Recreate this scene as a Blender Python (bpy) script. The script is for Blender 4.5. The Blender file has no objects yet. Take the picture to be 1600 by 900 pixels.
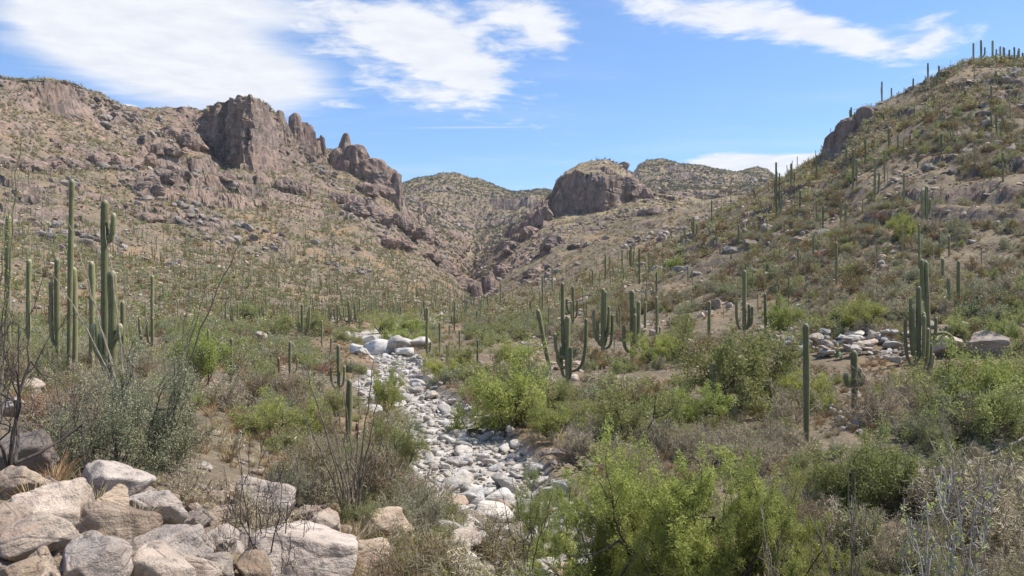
import bpy, bmesh, math, random
import numpy as np
from mathutils import Vector, Matrix, Euler

# ------------------------------------------------------------------ camera, sky, sun, exposure
F, PXC, H0 = 1250.0, 800.0, 470.0          # focal length (photo pixels), centre column, horizon row
sc = bpy.context.scene
COL = sc.collection
cam_d = bpy.data.cameras.new('camera'); cam = bpy.data.objects.new('camera', cam_d); COL.objects.link(cam)
cam.location = (0, 0, 0); cam.rotation_euler = (math.radians(90), 0, 0)
cam_d.sensor_width = 36; cam_d.lens = F / 1600 * 36; cam_d.shift_y = (H0 - 450) / 1600
cam_d.clip_start = 0.1; cam_d.clip_end = 20000
sc.camera = cam
SUN_AZ, SUN_EL = math.radians(74), math.radians(57)      # azimuth from +Y (view) towards +X
sun_dir = Vector((math.sin(SUN_AZ) * math.cos(SUN_EL), math.cos(SUN_AZ) * math.cos(SUN_EL), math.sin(SUN_EL)))
sun_d = bpy.data.lights.new('sun', 'SUN'); sun = bpy.data.objects.new('sun', sun_d); COL.objects.link(sun)
sun_d.energy = 5.0; sun_d.angle = math.radians(0.53); sun_d.color = (1.0, 0.95, 0.88)
sun.rotation_euler = sun_dir.to_track_quat('Z', 'Y').to_euler(); sun.location = (40, -20, 80)
vs = sc.view_settings
vs.view_transform = 'Standard'; vs.look = 'None'; vs.exposure = 0.4; vs.gamma = 1; vs.use_curve_mapping = False
sc.render.engine = 'CYCLES'
sc.cycles.use_denoising = True
sc.cycles.max_bounces = 6; sc.cycles.diffuse_bounces = 3; sc.cycles.transmission_bounces = 3
sc.cycles.glossy_bounces = 2; sc.cycles.transparent_max_bounces = 4; sc.cycles.volume_bounces = 0

class NT:
    """small helper to write node graphs"""
    def __init__(s, tree): s.t = tree; s.n = tree.nodes; s.l = tree.links
    def new(s, typ, **kw):
        n = s.n.new(typ)
        for k, v in kw.items(): setattr(n, k, v)
        return n
    def put(s, sock, v):
        if v is None: return
        if hasattr(v, 'is_output') or hasattr(v, 'links'): s.l.new(v, sock)
        else: sock.default_value = v
    def math(s, op, a, b=None, c=None, clamp=False):
        n = s.new('ShaderNodeMath', operation=op, use_clamp=clamp)
        s.put(n.inputs[0], a); s.put(n.inputs[1], b); s.put(n.inputs[2], c)
        return n.outputs[0]
    def ramp(s, v, lo, hi, a=0.0, b=1.0):
        n = s.new('ShaderNodeMapRange', interpolation_type='SMOOTHSTEP')
        s.put(n.inputs[0], v); s.put(n.inputs[1], lo); s.put(n.inputs[2], hi); s.put(n.inputs[3], a); s.put(n.inputs[4], b)
        return n.outputs[0]
    def mix(s, f, a, b, blend='MIX'):
        n = s.new('ShaderNodeMix', data_type='RGBA', blend_type=blend)
        s.put(n.inputs[0], f)
        for i, v in ((6, a), (7, b)):
            if isinstance(v, tuple): v = v + (1,) if len(v) == 3 else v
            s.put(n.inputs[i], v)
        return n.outputs[2]
    def noise(s, vec, scale, detail=4, rough=0.55, dist=0.0):
        n = s.new('ShaderNodeTexNoise'); s.put(n.inputs['Vector'], vec)
        n.inputs['Scale'].default_value = scale; n.inputs['Detail'].default_value = detail
        n.inputs['Roughness'].default_value = rough; n.inputs['Distortion'].default_value = dist
        return n.outputs['Fac']
    def voro(s, vec, scale, feature='F1', out='Distance'):
        n = s.new('ShaderNodeTexVoronoi', feature=feature); s.put(n.inputs['Vector'], vec)
        n.inputs['Scale'].default_value = scale
        return n.outputs[out]
    def mapping(s, vec, scale=(1, 1, 1), rot=(0, 0, 0)):
        n = s.new('ShaderNodeMapping'); s.put(n.inputs[0], vec)
        n.inputs['Scale'].default_value = scale; n.inputs['Rotation'].default_value = rot
        return n.outputs[0]

world = bpy.data.worlds.new('World'); sc.world = world; world.use_nodes = True
w = NT(world.node_tree); w.n.clear()
wo = w.new('ShaderNodeOutputWorld'); bg = w.new('ShaderNodeBackground')
sky = w.new('ShaderNodeTexSky', sky_type='NISHITA'); sky.sun_disc = False
sky.sun_elevation = SUN_EL; sky.sun_rotation = SUN_AZ
sky.altitude = 900; sky.air_density = 1.0; sky.dust_density = 0.6; sky.ozone_density = 2.0
SKY_STRENGTH = 0.125
tc = w.new('ShaderNodeTexCoord'); sp = w.new('ShaderNodeSeparateXYZ'); w.l.new(tc.outputs['Generated'], sp.inputs[0])
dx, dy, dz = sp.outputs
zc = w.math('MAXIMUM', dz, 0.03)
u = w.math('DIVIDE', dx, zc); v = w.math('DIVIDE', dy, zc)      # position on a cloud deck overhead
cv = w.new('ShaderNodeCombineXYZ'); w.put(cv.inputs[0], u); w.put(cv.inputs[1], v); P = cv.outputs[0]
yc = w.math('MAXIMUM', dy, 0.05)
ta = w.math('DIVIDE', dx, yc); te = w.math('DIVIDE', dz, yc)
front = w.ramp(dy, 0.3, 0.5)
def blob(px, py, rx, ry, rot, wt):
    a0, e0 = (px - PXC) / F, (H0 - py) / F
    c, s_ = math.cos(math.radians(-rot)), math.sin(math.radians(-rot))
    da = w.math('SUBTRACT', ta, a0); de = w.math('SUBTRACT', te, e0)
    p = w.math('ADD', w.math('MULTIPLY', da, c * F / rx), w.math('MULTIPLY', de, s_ * F / rx))
    q = w.math('ADD', w.math('MULTIPLY', da, -s_ * F / ry), w.math('MULTIPLY', de, c * F / ry))
    r2 = w.math('ADD', w.math('MULTIPLY', p, p), w.math('MULTIPLY', q, q))
    return w.math('MULTIPLY', w.math('EXPONENT', w.math('MULTIPLY', r2, -1.0)), wt)
def total(lst):
    t = lst[0]
    for x in lst[1:]: t = w.math('ADD', t, x)
    return t
soft = total([blob(*b) for b in [(265, 85, 200, 66, 12, 1.5), (130, 40, 140, 48, 22, .95), (385, 120, 110, 38, 8, .75), (330, 5, 300, 40, 5, .75)]])
puff = total([blob(*b) for b in [(560, 40, 190, 65, 12, .85), (690, 85, 105, 62, 35, .92), (750, 120, 40, 28, -30, .6), (640, 150, 110, 18, 12, .48), (495, 150, 70, 13, 17, .6),
                                 (825, 28, 85, 38, 25, .95), (860, 65, 30, 16, 30, .5), (1110, 22, 165, 34, 8, 1.05), (1285, 52, 90, 26, 15, .95), (1350, 70, 40, 16, 10, .6),
                                 (1448, 62, 60, 42, -25, .85), (1540, 45, 25, 14, -30, .4), (870, 190, 60, 70, 60, .22)]])
low = total([blob(*b) for b in [(1165, 262, 95, 24, 3, 1.5), (1265, 255, 60, 16, -8, 1.3), (200, 168, 30, 8, 5, .9)]])
trail = blob(740, 199, 90, 1.6, -0.5, .38)
wisp = w.noise(w.mapping(P, (0.9, 2.2, 1), (0, 0, 0.5)), 2.2, 7, .6, .4)
puffn = w.noise(P, 5.5, 8, .62, .25)
big = w.noise(P, 0.55, 3, .5)
softm = w.ramp(w.math('ADD', soft, w.math('MULTIPLY', w.math('SUBTRACT', wisp, .5), .9)), .08, .95)
puffm = w.ramp(w.math('ADD', puff, w.math('MULTIPLY', w.math('SUBTRACT', puffn, .5), 1.8)), .22, 1.0)
puffm = w.math('MULTIPLY', puffm, w.ramp(puff, .05, .3))
lowm = w.ramp(w.math('ADD', low, w.math('MULTIPLY', w.math('SUBTRACT', puffn, .5), .5)), .45, .85)
veil = w.math('MULTIPLY', w.ramp(w.noise(w.mapping(P, (.5, 1.0, 1)), 1.1, 6, .6), .45, .8), .22)
inside = w.math('MAXIMUM', w.math('MAXIMUM', softm, puffm), w.math('MAXIMUM', lowm, w.math('MAXIMUM', trail, veil)))
outer = w.math('MULTIPLY', w.ramp(w.math('ADD', big, w.math('MULTIPLY', w.math('SUBTRACT', puffn, .5), .5)), .52, .72), .8)
off = w.math('MAXIMUM', w.ramp(w.math('ABSOLUTE', ta), .68, .85), w.ramp(te, .42, .6))
off = w.math('MAXIMUM', off, w.math('SUBTRACT', 1.0, front))
cloud = w.math('MAXIMUM', w.math('MULTIPLY', inside, w.math('SUBTRACT', 1.0, off)), w.math('MULTIPLY', outer, off))
cloud = w.math('MULTIPLY', w.math('MULTIPLY', cloud, .93), w.ramp(dz, .03, .09))
skyc = w.mix(1.0, sky.outputs[0], (0.85, 1.01, 1.19), 'MULTIPLY')
cw = w.mix(w.ramp(puffn, .3, .7), (5.3, 5.45, 5.8), (6.1, 6.15, 6.3))
w.l.new(w.mix(cloud, skyc, cw), bg.inputs[0]); bg.inputs[1].default_value = SKY_STRENGTH
w.l.new(bg.outputs[0], wo.inputs[0])

# ------------------------------------------------------------------ numeric helpers
def hash3(ix, iy, iz, seed):
    h = (ix.astype(np.int64) * 374761393 + iy.astype(np.int64) * 668265263 + iz.astype(np.int64) * 2147483647 + seed * 1274126177) & 0xffffffff
    h = ((h ^ (h >> 13)) * 1274126177) & 0xffffffff
    h = ((h ^ (h >> 16)) * 2246822519) & 0xffffffff
    return ((h ^ (h >> 15)) & 0xffff) / 65535.0
def vnoise(x, y, z=None, seed=0):
    if z is None: z = np.zeros_like(x)
    x, y, z = np.broadcast_arrays(x, y, z)
    ix, iy, iz = np.floor(x), np.floor(y), np.floor(z)
    fx, fy, fz = x - ix, y - iy, z - iz
    fx, fy, fz = [t * t * t * (t * (t * 6 - 15) + 10) for t in (fx, fy, fz)]
    out = 0
    for a in (0, 1):
        for b in (0, 1):
            for c in (0, 1):
                wgt = (fx if a else 1 - fx) * (fy if b else 1 - fy) * (fz if c else 1 - fz)
                out = out + wgt * hash3(ix + a, iy + b, iz + c, seed)
    return out * 2 - 1
def fbm(x, y, z=None, octaves=4, seed=0, gain=0.5, ridged=False):
    t, a, s = 0, 1.0, 0
    for o in range(octaves):
        k = 2.03 ** o
        n = vnoise(x * k + o * 7.1, y * k - o * 3.7, None if z is None else z * k, seed + o * 17)
        if ridged: n = 1 - 2 * np.abs(n)
        t = t + a * n; s += a; a *= gain
    return t / s
def sstep(x, a, b):
    t = np.clip((x - a) / (b - a), 0, 1); return t * t * (3 - 2 * t)

# ------------------------------------------------------------------ terrain: ridges and slopes from the photograph's skylines and estimated distances
dense = np.arange(-40, 1641, 2.35)
g = np.cumsum(np.geomspace(4, 160, 42)); cols = np.concatenate([(-40 - g)[::-1], dense, 1640 + g])
def seg(a, b, n): return np.geomspace(a, b, n, endpoint=False)
near_rows = np.concatenate([seg(1.2, 12, 46), seg(12, 60, 120), seg(60, 200, 140), np.arange(200, 300, 1.9)])
far_rows = np.concatenate([np.arange(950, 1900, 10.0), np.arange(1900, 2801, 45.0)])
N1, N2, N3 = 190, 60, 110                      # rows up to the cliffs' foot, over the cliffs, behind them
NB = len(near_rows); NC, NR = len(cols), NB + N1 + N2 + N3 + len(far_rows)
KN = [0, 200, 400, 600, 800, 1000, 1200, 1300, 1400, 1600]
near = {1.2: [-1.65] * 10, 4: [-1.9, -2, -2.1, -2.3, -2.5, -2.6, -2.5, -2.5, -2.4, -2.3],
        7: [-2.2, -2.35, -2.6, -3.2, -3.9, -4.1, -4.1, -4, -3.9, -3.7], 10: [-2.55, -2.85, -3.4, -4.3, -5.2, -5.5, -5.4, -5.3, -5.2, -5.0],
        15: [-2.7, -3.15, -4.0, -5.1, -6.3, -6.6, -6.5, -6.4, -6.3, -6.1], 20: [-2.65, -3.25, -4.3, -5.6, -6.8, -6.9, -6.8, -6.7, -6.6, -6.4],
        28: [-2.65, -3.25, -4.6, -6.1, -6.8, -6.8, -6.6, -6.5, -6.4, -6.2], 38: [-2.8, -3.6, -5.2, -6.4, -6.7, -6.7, -6.4, -6.2, -5.9, -5.5],
        50: [-3.2, -4.2, -5.8, -6.5, -6.7, -6.6, -6.1, -5.7, -5.3, -4.6], 65: [-3.8, -5, -6.2, -6.5, -6.5, -6.0, -4.9, -4.2, -3.5, -2.0],
        88: [-4.5, -5.6, -6.4, -6.4, -6.1, -4.2, -2.2, 0.4, 3.3, 6.5], 120: [-5.2, -5.9, -6.3, -6.2, -5.2, -1.7, 5.8, 10.5, 16, 20]}
curves = []
for D, zs in near.items():
    curves.append((np.interp(cols, KN, zs), np.full(NC, float(D))))
def curve(pts):
    a = np.array(sorted(pts), float)
    py, D = np.interp(cols, a[:, 0], a[:, 1]), np.interp(cols, a[:, 0], a[:, 2])
    curves.append(((H0 - py) / F * D, D)); return py, D
CREST = [(-900, 505, 165), (0, 505, 165), (300, 506, 190), (600, 502, 225), (680, 494, 260), (740, 480, 300), (800, 463, 288), (850, 449, 275), (900, 428, 262), (950, 408, 251), (1000, 390, 242), (1050, 371, 232),
         (1100, 345, 222), (1150, 318, 212), (1200, 292, 203), (1250, 264, 198), (1278, 248, 195), (1288, 236, 194), (1298, 214, 194), (1310, 205, 193), (1326, 190, 192), (1345, 170, 191), (1370, 160, 190), (1400, 150, 190),
         (1450, 124, 190), (1480, 108, 190), (1510, 96, 190), (1550, 93, 190), (1600, 93, 190), (1700, 70, 190), (2300, -60, 190), (6000, -60, 190)]
a_ = np.array(CREST, float)
py_c, D_c = np.interp(cols, a_[:, 0], a_[:, 1]), np.interp(cols, a_[:, 0], a_[:, 2])
# foot of the small cliff on the crest
foot = np.interp(cols, [1200, 1262, 1284, 1300, 1330, 1380, 1450, 1500], [0, 0, 14, 40, 34, 22, 10, 0])
Df = D_c - np.where(cols > 700, 9, 25); pyf = py_c + np.interp(cols, [600, 760, 1000, 1200], [2, 3, 6, 9]) + foot
curves.append(((H0 - pyf) / F * Df, Df)); curves.append(((H0 - py_c) / F * D_c, D_c))
Dd = np.where(cols < 700, D_c + 45, D_c + 55); Dd = np.interp(cols, cols, Dd)
pyd = np.interp(cols, [-900, 0, 150, 300, 600, 680, 740, 800, 900, 1200, 1300, 6000], [430, 440, 470, 482, 488, 484, 483, 482, 452, 325, 240, 200])
curves.append(((H0 - pyd) / F * Dd, Dd))
M1 = curve([(-900, 320, 320), (0, 330, 320), (150, 355, 335), (300, 385, 355), (450, 412, 375), (550, 428, 395), (620, 440, 415), (680, 455, 430), (730, 473, 440), (760, 466, 440), (800, 452, 430), (850, 440, 420), (950, 412, 400), (1050, 382, 395), (1200, 325, 400), (1300, 330, 420), (6000, 330, 420)])
M2 = curve([(-900, 220, 390), (0, 240, 390), (150, 262, 430), (300, 290, 470), (400, 302, 500), (450, 318, 515), (550, 335, 550), (620, 370, 570), (680, 418, 575), (735, 466, 560), (770, 440, 560), (830, 402, 560), (870, 376, 560), (950, 366, 540), (1050, 338, 535), (1150, 322, 540), (1250, 312, 560), (6000, 320, 560)])
M3 = curve([(-900, 140, 430), (0, 160, 432), (150, 190, 500), (240, 200, 560), (305, 205, 600), (324, 232, 596), (340, 256, 582), (352, 262, 586), (366, 262, 566), (380, 268, 552), (400, 275, 556), (415, 270, 568), (432, 278, 580), (450, 272, 612), (470, 258, 640), (500, 258, 680), (520, 264, 700), (545, 272, 700), (580, 290, 700), (615, 325, 690), (650, 375, 690), (700, 427, 680), (735, 457, 680), (760, 428, 680), (800, 388, 690), (850, 348, 735), (868, 337, 770), (900, 334, 752), (945, 327, 726), (1000, 306, 745), (1030, 309, 750), (1100, 318, 760), (1200, 306, 760), (1300, 305, 760), (6000, 320, 760)])
M4 = curve([(-900, 100, 452), (0, 126, 455), (75, 122, 470), (100, 128, 480), (150, 148, 530), (190, 169, 580), (240, 170, 600), (290, 165, 605), (318, 168, 616), (326, 166, 614), (340, 161, 600), (352, 159, 604), (364, 156, 584), (378, 154, 570), (392, 153, 568), (405, 157, 574), (420, 166, 586), (432, 184, 604), (450, 204, 650), (480, 222, 680), (505, 234, 705), (520, 240, 712), (540, 236, 715), (560, 240, 715), (580, 252, 715), (596, 266, 713), (600, 262, 713), (612, 271, 712), (618, 284, 712), (621, 306, 712), (632, 322, 712), (636, 340, 712), (650, 352, 715), (657, 372, 715), (674, 384, 715), (682, 402, 715), (700, 414, 715), (735, 450, 720), (760, 419, 720), (800, 377, 730), (840, 337, 742), (862, 306, 782), (868, 286, 782), (885, 272, 774), (900, 267, 766), (920, 269, 752), (945, 274, 738), (965, 267, 745), (990, 277, 758), (1003, 294, 768), (1015, 304, 772), (1050, 309, 790), (1100, 316, 800), (1200, 304, 800), (1300, 305, 800), (6000, 320, 800)])
M5 = curve([(-900, 160, 560), (0, 160, 560), (190, 195, 680), (430, 215, 720), (600, 290, 790), (625, 330, 800), (640, 350, 800), (700, 406, 800), (735, 441, 800), (760, 408, 800), (800, 362, 800), (840, 327, 800), (862, 303, 796), (872, 280, 796), (885, 267, 796), (905, 255, 800), (925, 248, 800), (940, 245, 800), (955, 247, 800), (965, 252, 800), (985, 268, 800), (1003, 286, 805), (1015, 301, 812), (1050, 306, 850), (1100, 312, 890), (1200, 301, 890), (1300, 305, 890), (6000, 320, 890)])
M6 = curve([(-900, 300, 950), (0, 300, 950), (600, 322, 1000), (640, 328, 1000), (700, 376, 1000), (740, 404, 1000), (780, 382, 1000), (820, 348, 1000), (850, 330, 1000), (870, 325, 980), (940, 300, 960), (1015, 310, 970), (1050, 301, 1000), (1100, 301, 1000), (1200, 297, 1000), (1300, 305, 1000), (6000, 320, 1000)])
M7 = curve([(-900, 320, 1400), (600, 308, 1400), (620, 306, 1400), (680, 320, 1390), (740, 346, 1380), (800, 339, 1390), (850, 326, 1400), (870, 316, 1400), (900, 300, 1400), (980, 292, 1400), (1000, 284, 1400), (1050, 281, 1400), (1100, 286, 1400), (1200, 286, 1400), (1300, 300, 1400), (6000, 320, 1400)])
M8 = curve([(-900, 315, 1440), (600, 300, 1440), (620, 298, 1440), (680, 300, 1440), (740, 304, 1440), (800, 309, 1440), (850, 305, 1440), (870, 305, 1440), (900, 300, 1440), (980, 285, 1440), (1000, 266, 1440), (1050, 267, 1440), (1100, 269, 1440), (1200, 277, 1440), (1300, 300, 1440), (6000, 318, 1440)])
M9 = curve([(-900, 310, 1700), (590, 303, 1700), (620, 290, 1700), (650, 280, 1700), (690, 272, 1700), (720, 273, 1700), (760, 285, 1700), (800, 297, 1700), (835, 298, 1700), (860, 297, 1700), (872, 301, 1700), (960, 298, 1700), (986, 278, 1700), (998, 255, 1690), (1012, 248, 1690), (1030, 249, 1690), (1060, 254, 1700), (1100, 259, 1700), (1150, 270, 1700), (1165, 264, 1700), (1180, 261, 1700), (1200, 267, 1700), (1215, 281, 1700), (1240, 292, 1700), (1300, 300, 1700), (6000, 315, 1700)])
curves.append((np.full(NC, 20.0), np.full(NC, 2800.0)))
CZ = np.array([c[0] for c in curves]); CD = np.array([c[1] for c in curves])
CD = np.maximum.accumulate(CD + np.arange(len(curves))[:, None] * 1e-3, axis=0)
C3, C4 = M3[1] - 2.0, M4[1] + 2.0
def lin(a, b, n): return a[None, :] + (b - a)[None, :] * (np.arange(n) / n)[:, None]
one_ = np.ones(NC)
Y = np.concatenate([near_rows[:, None] * one_, lin(300 * one_, C3, N1), lin(C3, C4, N2), lin(C4, 950 * one_, N3), far_rows[:, None] * one_])
def row_index(y, j):
    """fractional row of distance y in column j"""
    a, b = C3[j], C4[j]
    i = np.where(y < near_rows[-1], np.interp(y, near_rows, np.arange(NB)), NB + N1 * (y - 300) / (a - 300))
    i = np.where((y >= near_rows[-1]) & (y < 300), NB - 1 + (y - near_rows[-1]) / (300 - near_rows[-1]), i)
    i = np.where(y >= a, NB + N1 + N2 * (y - a) / (b - a), i); i = np.where(y >= b, NB + N1 + N2 + N3 * (y - b) / (950 - b), i)
    return np.where(y >= 950, NB + N1 + N2 + N3 + np.interp(y, far_rows, np.arange(len(far_rows))), i)
Z = np.stack([np.interp(Y[:, j], CD[:, j], CZ[:, j]) for j in range(NC)], axis=1)        # rows x cols
X = (cols[None, :] - PXC) / F * Y
# soften the near ground
def blur(A, n, axis):
    k = np.hanning(2 * n + 3)[1:-1]; k /= k.sum()
    pad = [(n, n) if i == axis else (0, 0) for i in range(2)]
    B = np.pad(A, pad, mode='edge'); out = 0
    for i, wgt in enumerate(k): out = out + wgt * np.take(B, np.arange(i, i + A.shape[axis]), axis)
    return out
Zs = blur(blur(Z, 16, 0), 28, 1); near_w = 1 - sstep(Y, 105, 140)
Z = Zs * near_w + Z * (1 - near_w)
Zs = blur(blur(Z, 3, 0), 2, 1); far_w = sstep(Y, 120, 150) * (1 - sstep(Y, 420, 480)); Z = Z * (1 - .6 * far_w) + Zs * .6 * far_w
# the dry wash
WASH = np.array([(.9, 16), (.55, 22), (-.9, 28), (-2.2, 35), (-3.6, 43), (-6.4, 52), (-9.2, 62), (-10.6, 80), (-17.5, 108), (-24, 140), (-25, 200), (-22, 300), (-23, 450)], float)
def wash_x(y): return np.interp(y, WASH[:, 1], WASH[:, 0])
def wash_half(y): return np.interp(y, [14, 22, 30, 43, 62, 80, 108, 140, 200, 450], [1.6, 2.1, 2.6, 3.0, 2.8, 2.1, 2.8, 5.0, 3.0, 3])
def wash_mask(x, y):
    d = np.abs(x - wash_x(y) + .7 * vnoise(x * .2, y * .2, seed=5)) / wash_half(y)
    return (1 - sstep(d, .8, 1.25)) * sstep(y, 13, 18) * (1 - sstep(y, 330, 420))
WM = wash_mask(X, Y)
Z -= .75 * WM * (1 - .6 * sstep(Y, 60, 200))
# roughness
small = fbm(X * .35, Y * .35, octaves=4, seed=3)
Z += small * .10 * (1 - sstep(Y, 60, 160)) * sstep(Y, 2, 10)
hillw = sstep(X / np.maximum(Y, 1), .05, .2) * sstep(Y, 70, 120) * (1 - sstep(Y, 260, 300))
Z += hillw * (fbm(X * .06, Y * .06, octaves=5, seed=11, ridged=True) * 1.3 - .3) * sstep(D_c[None, :] - Y, -2, 25)
Z += hillw * .25 * fbm(X * .5, Y * .5, octaves=3, seed=15)
mt = sstep(Y, D_c[None, :] + 20, D_c[None, :] + 120)
amp = np.interp(Y, [200, 300, 500, 800, 1400, 1800], [.5, 2.2, 4.6, 5.2, 8, 7])
can = sstep(cols[None, :], 555, 610) * (1 - sstep(cols[None, :], 740, 800)) * sstep(Y, 480, 600) * (1 - sstep(Y, 1000, 1300)); amp = amp * (1 + 1.1 * can)
rid = fbm(X * .011, Y * .011, octaves=6, seed=21, gain=.55, ridged=True)
Z += mt * amp * (rid - .25)
Z += mt * amp * .35 * fbm(X * .12, Y * .12, octaves=4, seed=31)
def terrace(Z, per, sharp, warp, mask):
    t = (Z + warp) / per; fl = np.floor(t); fr = t - fl
    return Z + mask * ((fl + sstep(fr, .5 - sharp, .5 + sharp)) * per - warp - Z)
wr = 9 * fbm(X * .02, Y * .02, octaves=4, seed=41)
low_r = 1 - .8 * sstep(cols[None, :], 720, 780) * (Y < 1000) * (1 - sstep(Y, M3[1][None, :] - 25, M3[1][None, :] - 5))
mk = low_r * sstep(fbm(X * .016, Y * .016, octaves=4, seed=47), -.02, .25) * mt * sstep(Z, 18, 60)
Zt = terrace(Z, 15.0, .13, wr, mk * .85)
wr2 = 7 * fbm(X * .045, Y * .045, octaves=4, seed=42)
mk2 = low_r * sstep(fbm(X * .05, Y * .05, octaves=4, seed=48), .02, .2) * sstep(fbm(X * .012, Y * .012, octaves=3, seed=49), -.25, .15) * mt * sstep(Z, 8, 40)
Zt = terrace(Zt, 6.5, .15, wr2, mk2 * .8)
Z = np.where(Y < 1000, Zt, terrace(Z, 38.0, .14, wr * 2.5, mk * .5 * (1 - sstep(Y, 1440, 1560))))
mkr = sstep(fbm(X * .03, Y * .03, octaves=4, seed=53), .0, .22) * hillw * sstep(D_c[None, :] - Y, 4, 20) * sstep(Z, 3, 12)
Z = terrace(Z, 4.2, .14, 2.5 * fbm(X * .07, Y * .07, octaves=3, seed=59), mkr * .8)
PYG = H0 - F * Z / Y                                    # picture row of every terrain point
VIS = PYG <= np.minimum.accumulate(np.vstack([np.full((1, NC), 1e9), PYG[:-1]]), axis=0) + 1.5

def gz(x, y):
    x, y = np.asarray(x, float), np.asarray(y, float)
    px = PXC + F * x / y
    j = np.clip(np.searchsorted(cols, px) - 1, 0, NC - 2); fi = np.clip(row_index(y, j), 0, NR - 1.001); i = fi.astype(int)
    a = np.clip((px - cols[j]) / (cols[j + 1] - cols[j]), 0, 1); b = fi - i
    return (Z[i, j] * (1 - a) + Z[i, j + 1] * a) * (1 - b) + (Z[i + 1, j] * (1 - a) + Z[i + 1, j + 1] * a) * b
def visible(x, y, z, slack=6):
    px = PXC + F * x / y; py = H0 - F * z / y
    j = np.clip(np.searchsorted(cols, px), 0, NC - 1); i = np.clip(row_index(y * .985, j), 0, NR - 1).astype(int)
    return py <= MINP[i, j] + slack
MINP = np.minimum.accumulate(PYG, axis=0)
def hit(px, py, dmin=5):
    j = int(np.clip(np.searchsorted(cols, px), 0, NC - 1))
    ok = np.where((PYG[:, j] <= py) & (Y[:, j] > dmin))[0]
    i = ok[0] if len(ok) else NR - 1
    y = float(Y[i, j]); x = (px - PXC) / F * y
    return Vector((x, y, float(gz(x, y))))

# ------------------------------------------------------------------ materials
def principled(name, rough=.9):
    m = bpy.data.materials.new(name); m.use_nodes = True
    n = NT(m.node_tree); b = n.n['Principled BSDF']; b.inputs['Roughness'].default_value = rough
    b.inputs['Specular IOR Level'].default_value = .25
    return m, n, b
def bump(n, b, h, strength, dist):
    bp = n.new('ShaderNodeBump'); bp.inputs['Strength'].default_value = strength; bp.inputs['Distance'].default_value = dist
    n.put(bp.inputs['Height'], h); n.l.new(bp.outputs[0], b.inputs['Normal'])

def mat_terrain():
    m, n, b = principled('terrain', .95)
    geo = n.new('ShaderNodeNewGeometry'); pos = geo.outputs['Position']
    sx = n.new('ShaderNodeSeparateXYZ'); n.l.new(geo.outputs['True Normal'], sx.inputs[0]); nz = sx.outputs[2]
    def att(nm):
        a = n.new('ShaderNodeAttribute'); a.attribute_name = nm; return a.outputs['Fac']
    n1 = n.noise(pos, .35, 6, .65); n2 = n.noise(pos, .045, 5, .6); n3 = n.noise(pos, 3.0, 5, .65); n4 = n.noise(pos, 14, 3, .6)
    soil = n.mix(n.ramp(n1, .35, .68), (.115, .092, .06), (.225, .173, .108))
    soil = n.mix(n.ramp(n3, .5, .72), soil, (.28, .225, .165))
    soil = n.mix(n.ramp(n2, .48, .66), soil, (.27, .18, .10))
    gr = n.mix(n.ramp(n1, .3, .7), (.24, .185, .105), (.34, .265, .15))
    soil = n.mix(n.math('MULTIPLY', att('grass'), n.ramp(n2, .3, .55)), soil, gr)
    streak = n.noise(n.mapping(pos, (1, 1, .5)), .26, 7, .7, .4)
    rk = n.mix(n.ramp(streak, .32, .66), (.09, .074, .06), (.30, .222, .165))
    rk = n.mix(n.ramp(n.noise(pos, .06, 4, .6), .5, .68), rk, (.36, .225, .165))
    rk = n.mix(n.ramp(n1, .56, .74), rk, (.42, .37, .33))
    rk = n.mix(n.ramp(n3, .52, .4), rk, (.11, .09, .08))
    rk = n.mix(.5, rk, n.mix(n.ramp(streak, .35, .65), (.13, .10, .085), (.32, .235, .185)))
    steep = n.ramp(n.math('ADD', nz, n.math('MULTIPLY', n.math('SUBTRACT', n1, .5), .35)), .84, .66)
    steep = n.math('MAXIMUM', steep, att('rock'))
    steep = n.math('MULTIPLY', steep, att('rocky'))
    rk = n.mix(n.math('MULTIPLY', n.math('MULTIPLY', att('rock'), .7), n.ramp(n2, .4, .65)), rk, n.mix(n.ramp(streak, .35, .62), (.15, .10, .075), (.38, .26, .19)))
    c = n.mix(steep, soil, rk)
    vor = n.voro(pos, 2.2, out='Color')
    sepc = n.new('ShaderNodeSeparateColor'); n.l.new(vor, sepc.inputs[0])
    sand = n.mix(n.ramp(n3, .3, .7), (.33, .285, .23), (.48, .425, .355))
    sand = n.mix(n.ramp(sepc.outputs[0], .6, .9), sand, (.55, .51, .46))
    c = n.mix(att('wash'), c, sand)
    n.l.new(c, b.inputs['Base Color'])
    h = n.math('ADD', n.math('MULTIPLY', n1, 1.2), n.math('ADD', n.math('MULTIPLY', n3, .25), n.math('MULTIPLY', n4, .06)))
    bump(n, b, h, .7, .9)
    return m

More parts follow.
